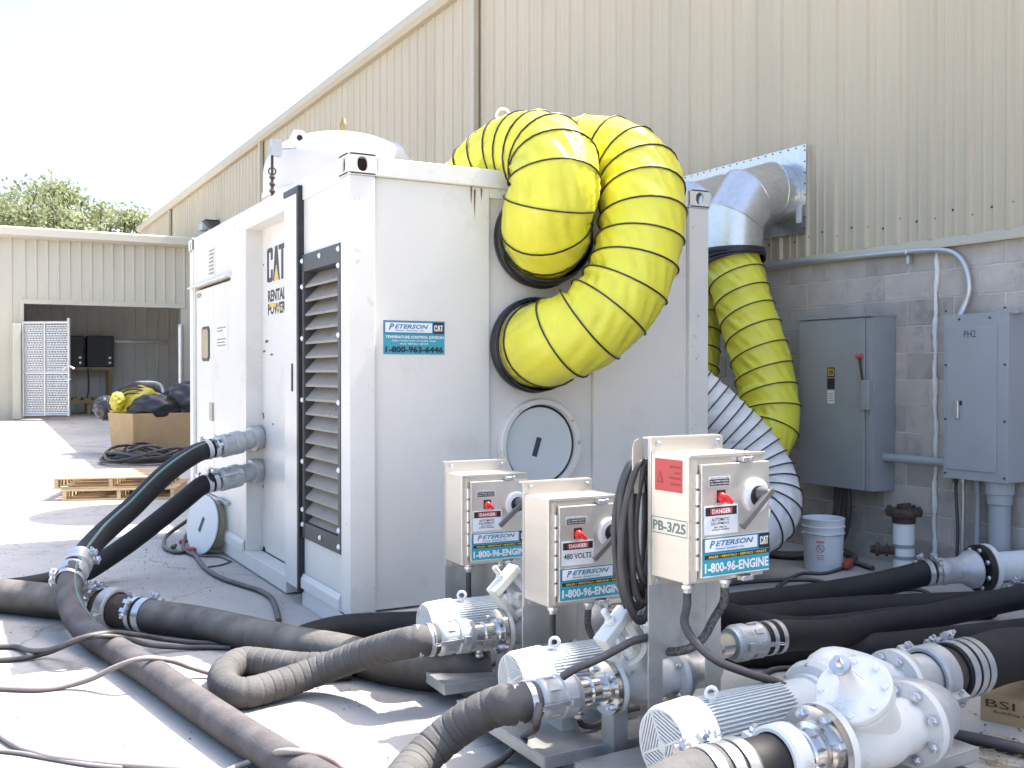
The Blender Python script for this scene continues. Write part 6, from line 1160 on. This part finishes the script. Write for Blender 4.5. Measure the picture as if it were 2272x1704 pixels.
plen = np.linalg.norm(pq2 - pq); sc_p = plen / 1.2
pc0 = pq + px_d * plen / 2 + pn * 0.52
for k, lab in enumerate(('lower wooden pallet of the pair by the container', 'upper wooden pallet of the pair, shifted to the left')):
    o = pallet(lab, pc0 + (np.array([0, 0, 0]) if k == 0 else -px_d * 0.10 + pn * 0.03), rz_p + math.pi / 2 * 0 + 0.02 * k, 0.002 + k * 0.1265)
    o.scale = (sc_p, sc_p, 1.0)
cp = thing('cable_pile', 'heap of coiled black cables lying behind the pallets', 'cable', tuple(GR(*dd(320, 995))))
c0 = GR(*dd(325, 998))
for k in range(12):
    P = []; r0 = random.uniform(0.32, 0.55); ox, oy = random.uniform(-0.15, 0.15), random.uniform(-0.2, 0.2)
    for a in np.linspace(0, 2 * math.pi, 26): P.append(c0 + np.array([ox + r0 * 1.15 * math.cos(a), oy + r0 * math.sin(a), 0.03 + 0.022 * k * (0.6 + 0.4 * math.sin(a * 2 + k))]))
    b = MB(); b.tube(np.array(P), 0.022, 6, cap=False); b.build('cable_loop', m_cable, cp, smooth=60)
def carton(label, pa, pb_, dep, h, tilt=0.0, tw_=0.0, lettering=()):
    """pa, pb_: front bottom corners on the ground"""
    d = nrm((pb_ - pa) * np.array([1, 1, 0])); n = np.array([-d[1], d[0], 0]); w = np.linalg.norm((pb_ - pa)[:2]); t = thing('cardboard_box', label, 'box', tuple(pa), math.atan2(d[1], d[0]))
    th = 0.012
    for (a, c) in (((0, 0, 0), (w, th, h)), ((0, dep - th, 0), (w, dep, h * 0.97)), ((0, th, 0), (th, dep - th, h * 0.985)), ((w - th, th, 0), (w, dep - th, h * 0.985))):
        b = MB(); b.box(a, c); v = np.array(b.v); v[:, 0] += np.where(v[:, 2] > 0.1, (v[:, 0] / w - 0.5) * tilt, 0); v[:, 1] += np.where(v[:, 2] > 0.1, (v[:, 1] / dep - 0.5) * tilt, 0); b.v = [tuple(q) for q in v]; b.build('side', m_card, t, False, smooth=0)
    b = MB(); b.box((th, th, 0.0), (w - th, dep - th, h * 0.75)); b.build('load', m_equip, t, False, smooth=0)
    for (s, x, z, ww, hh) in lettering: text(s, (x * w, -0.004, z * h), EX, EZ, ww * w, hh * h, m_rust, t, False, bold=0.0)
    return t
k1a = GR(*dd(243, 985)); k1b = GR(*dd(290, 992)); k2a = GR(*dd(288, 992)); k2b = GR(*dd(420, 985))
dpt1 = 1.0
hz1 = (Yp(*dd(236, 905), k1a[1])[2] - k1a[2]) * 1.17
carton('tall cardboard carton at the left with a yellow folded duct on top', k1a, k1b, 1.0, hz1, 0.10, lettering=(('ZX', 0.5, 0.38, 0.4, 0.12),))
carton('wide cardboard carton beside the container with black duct bags on top', k2a, k2b, 1.0, hz1 * 1.02, 0.06, lettering=(('IX', 0.1, 0.40, 0.12, 0.13),))
def bundle(label, c, rx, ry, rz, m, seed, n=34, folds=9, nm='folded_duct', rings=None, amp=0.10):
    rg = np.random.default_rng(seed); V = []; F = []; N, Mm = 72, 30; ph = rg.uniform(0, 6, 8)
    for i in range(Mm + 1):
        v = math.pi * i / Mm
        for k in range(N):
            u = 2 * math.pi * k / N
            w = 1 + amp * (0.6 * math.sin(folds * u + 3 * v + ph[0]) * math.sin(v) + 0.5 * math.sin((folds + 6) * v + 4 * u + ph[1]) + 0.5 * math.sin(5 * u - 7 * v + ph[2])) 
            V.append((c[0] + rx * w * math.sin(v) * math.cos(u), c[1] + ry * w * math.sin(v) * math.sin(u), c[2] + rz * w * math.cos(v)))
    for i in range(Mm):
        for k in range(N): F.append((i * N + k, i * N + (k + 1) % N, (i + 1) * N + (k + 1) % N, (i + 1) * N + k))
    t = thing(nm, label, 'duct', tuple(c)); b = MB(); b.add(V, F); b.build('sleeve', m, t, smooth=50)
    if rings:
        for k in range(rings):
            q = (k + 0.5) / rings; P = []; yy = c[1] - ry * 0.9 + 1.8 * ry * q
            for a in np.linspace(-0.2, math.pi + 0.2, 24): f_ = math.sqrt(max(1 - ((yy - c[1]) / ry) ** 2, 0.05)); P.append((c[0] + 1.04 * rx * f_ * math.cos(a) + 0.25 * (q - 0.5), yy, c[2] + 1.05 * rz * f_ * math.sin(a)))
            b = MB(); b.tube(np.array(P), 0.016, 6); b.build('spiral_wire', m_black, t, smooth=60)
    return t
kc = (k1a + k1b) / 2; kd = nrm((k2b - k2a) * np.array([1, 1, 0])); kn = np.array([-kd[1], kd[0], 0])
B1c = k1a + kn * 0.5 + kd * 0.05; bundle('black bunched duct bag slumped over the left rim of the tall carton', B1c + np.array([0, 0, hz1 + 0.06]), 0.20, 0.30, 0.20, m_equip, 3, amp=0.07)
bundle('folded yellow duct with black wire arched over the cartons', k2a + kd * 0.28 + kn * 0.7 + np.array([0, 0, hz1 + 0.12]), 0.42, 0.42, 0.36, m_yelold, 4, rings=13, folds=5, amp=0.05)
bundle('bright yellow crumpled duct end beside the folded duct', k1b + kn * 0.45 - kd * 0.12 + np.array([0, 0, hz1 + 0.20]), 0.12, 0.16, 0.15, m_yelold, 9, folds=5, amp=0.07)
bundle('black duct bag at the front of the wide carton', k2a + kd * 0.42 + kn * 0.25 + np.array([0, 0, hz1 + 0.06]), 0.42, 0.3, 0.25, m_black, 5, folds=5, amp=0.06)
bundle('large black coiled duct bag at the right of the wide carton', k2a + kd * 0.98 + kn * 0.3 + np.array([0, 0, hz1 + 0.14]), 0.42, 0.35, 0.36, m_equip, 6, folds=7, amp=0.08)
fr_ = thing('white_frame', 'white tubular frame end standing behind the cartons', 'frame', tuple(k2a + kd * 0.6 + kn * 1.5)); b = MB(); ff = k2a + kd * 0.35 + kn * 1.3; hh = hz1 + 0.42
b.tube(spline([ff, ff + EZ * hh, ff + EZ * (hh + 0.06) + kd * 0.08, ff + EZ * (hh + 0.06) + kd * 0.45, ff + EZ * hh + kd * 0.53, ff + kd * 0.53], 0.03), 0.022, 8); b.build('tube', m_pvc, fr_); b = MB(); b.cyl(ff + EZ * (hh - 0.12), ff + EZ * (hh - 0.12) + kd * 0.53, 0.018, n=8); b.build('cross_bar', m_pvc, fr_)
# carton at the lower right
ra = Z(*dd(2118, 1555)); rb = Z(*dd(2290, 1590)); 
t = carton('flat cardboard box with printed lettering at the lower right edge', ra, ra + nrm(rb - ra) * 0.45, 0.35, 0.105)
d_ = nrm((rb - ra) * np.array([1, 1, 0])); text('BSI', (0.02, -0.002, 0.062), EX, EZ, 0.11, 0.03, m_rust, t, False, bold=0.0); text('Building Services Inc', (0.05, -0.002, 0.038), EX, EZ, 0.26, 0.014, m_rust, t, False, bold=0.0)
b = MB(); b.box((0.0, 0.0, 0.1055), (0.45, 0.35, 0.111)); b.build('lid', m_card, t, False, smooth=0)

# ------------------------------------------------------------------ grit, straw and chips on the yard
V = []; F = []; rg = np.random.default_rng(11)
def flakes(n, cx_, cy_, sx, sy, s0, s1):
    for _ in range(n):
        p = np.array([rg.normal(cx_, sx), rg.normal(cy_, sy), 0.0015]); s = rg.uniform(s0, s1); a = rg.uniform(0, 6.28); k = len(V); h = s * rg.uniform(0.3, 0.8)
        e1 = np.array([math.cos(a), math.sin(a), 0]) * s; e2 = np.array([-math.sin(a), math.cos(a), 0]) * s * rg.uniform(0.4, 1)
        V.extend([tuple(p - e1 - e2 * .6), tuple(p + e1 - e2), tuple(p + e1 * .7 + e2), tuple(p - e1 * .8 + e2 * .7), tuple(p + np.array([0, 0, h]))]); F.extend([(k, k + 1, k + 4), (k + 1, k + 2, k + 4), (k + 2, k + 3, k + 4), (k + 3, k, k + 4)])
flakes(420, -1.2, 2.6, 0.55, 1.1, 0.002, 0.007); flakes(160, -0.45, 2.9, 0.25, 0.5, 0.002, 0.007); flakes(250, -0.6, -0.6, 0.7, 0.9, 0.002, 0.006); flakes(200, 2.4, -1.6, 1.0, 1.0, 0.002, 0.006); flakes(150, 1.9, -2.9, 0.4, 0.3, 0.003, 0.008)
me = bpy.data.meshes.new('grit'); me.from_pydata(V, [], F); me.materials.append(m_grit); o = new_obj('grit', me); tag(o, 'fine dark grit scattered over the concrete yard', 'grit', kind='stuff')
b = MB()
for _ in range(170):
    p = Z(*dd(rg.normal(2175, 55), rg.normal(1648, 22))); a = rg.uniform(0, 6.28); L_ = rg.uniform(0.02, 0.09); z = rg.uniform(0.002, 0.012)
    b.cyl(p + np.array([0, 0, z]), p + np.array([math.cos(a) * L_, math.sin(a) * L_, z + rg.uniform(-0.001, 0.006)]), 0.0012, n=3)
o = b.build('straw', m_straw, None, smooth=0); tag(o, 'loose dry straw scattered on the concrete at the lower right corner', 'straw', kind='stuff')
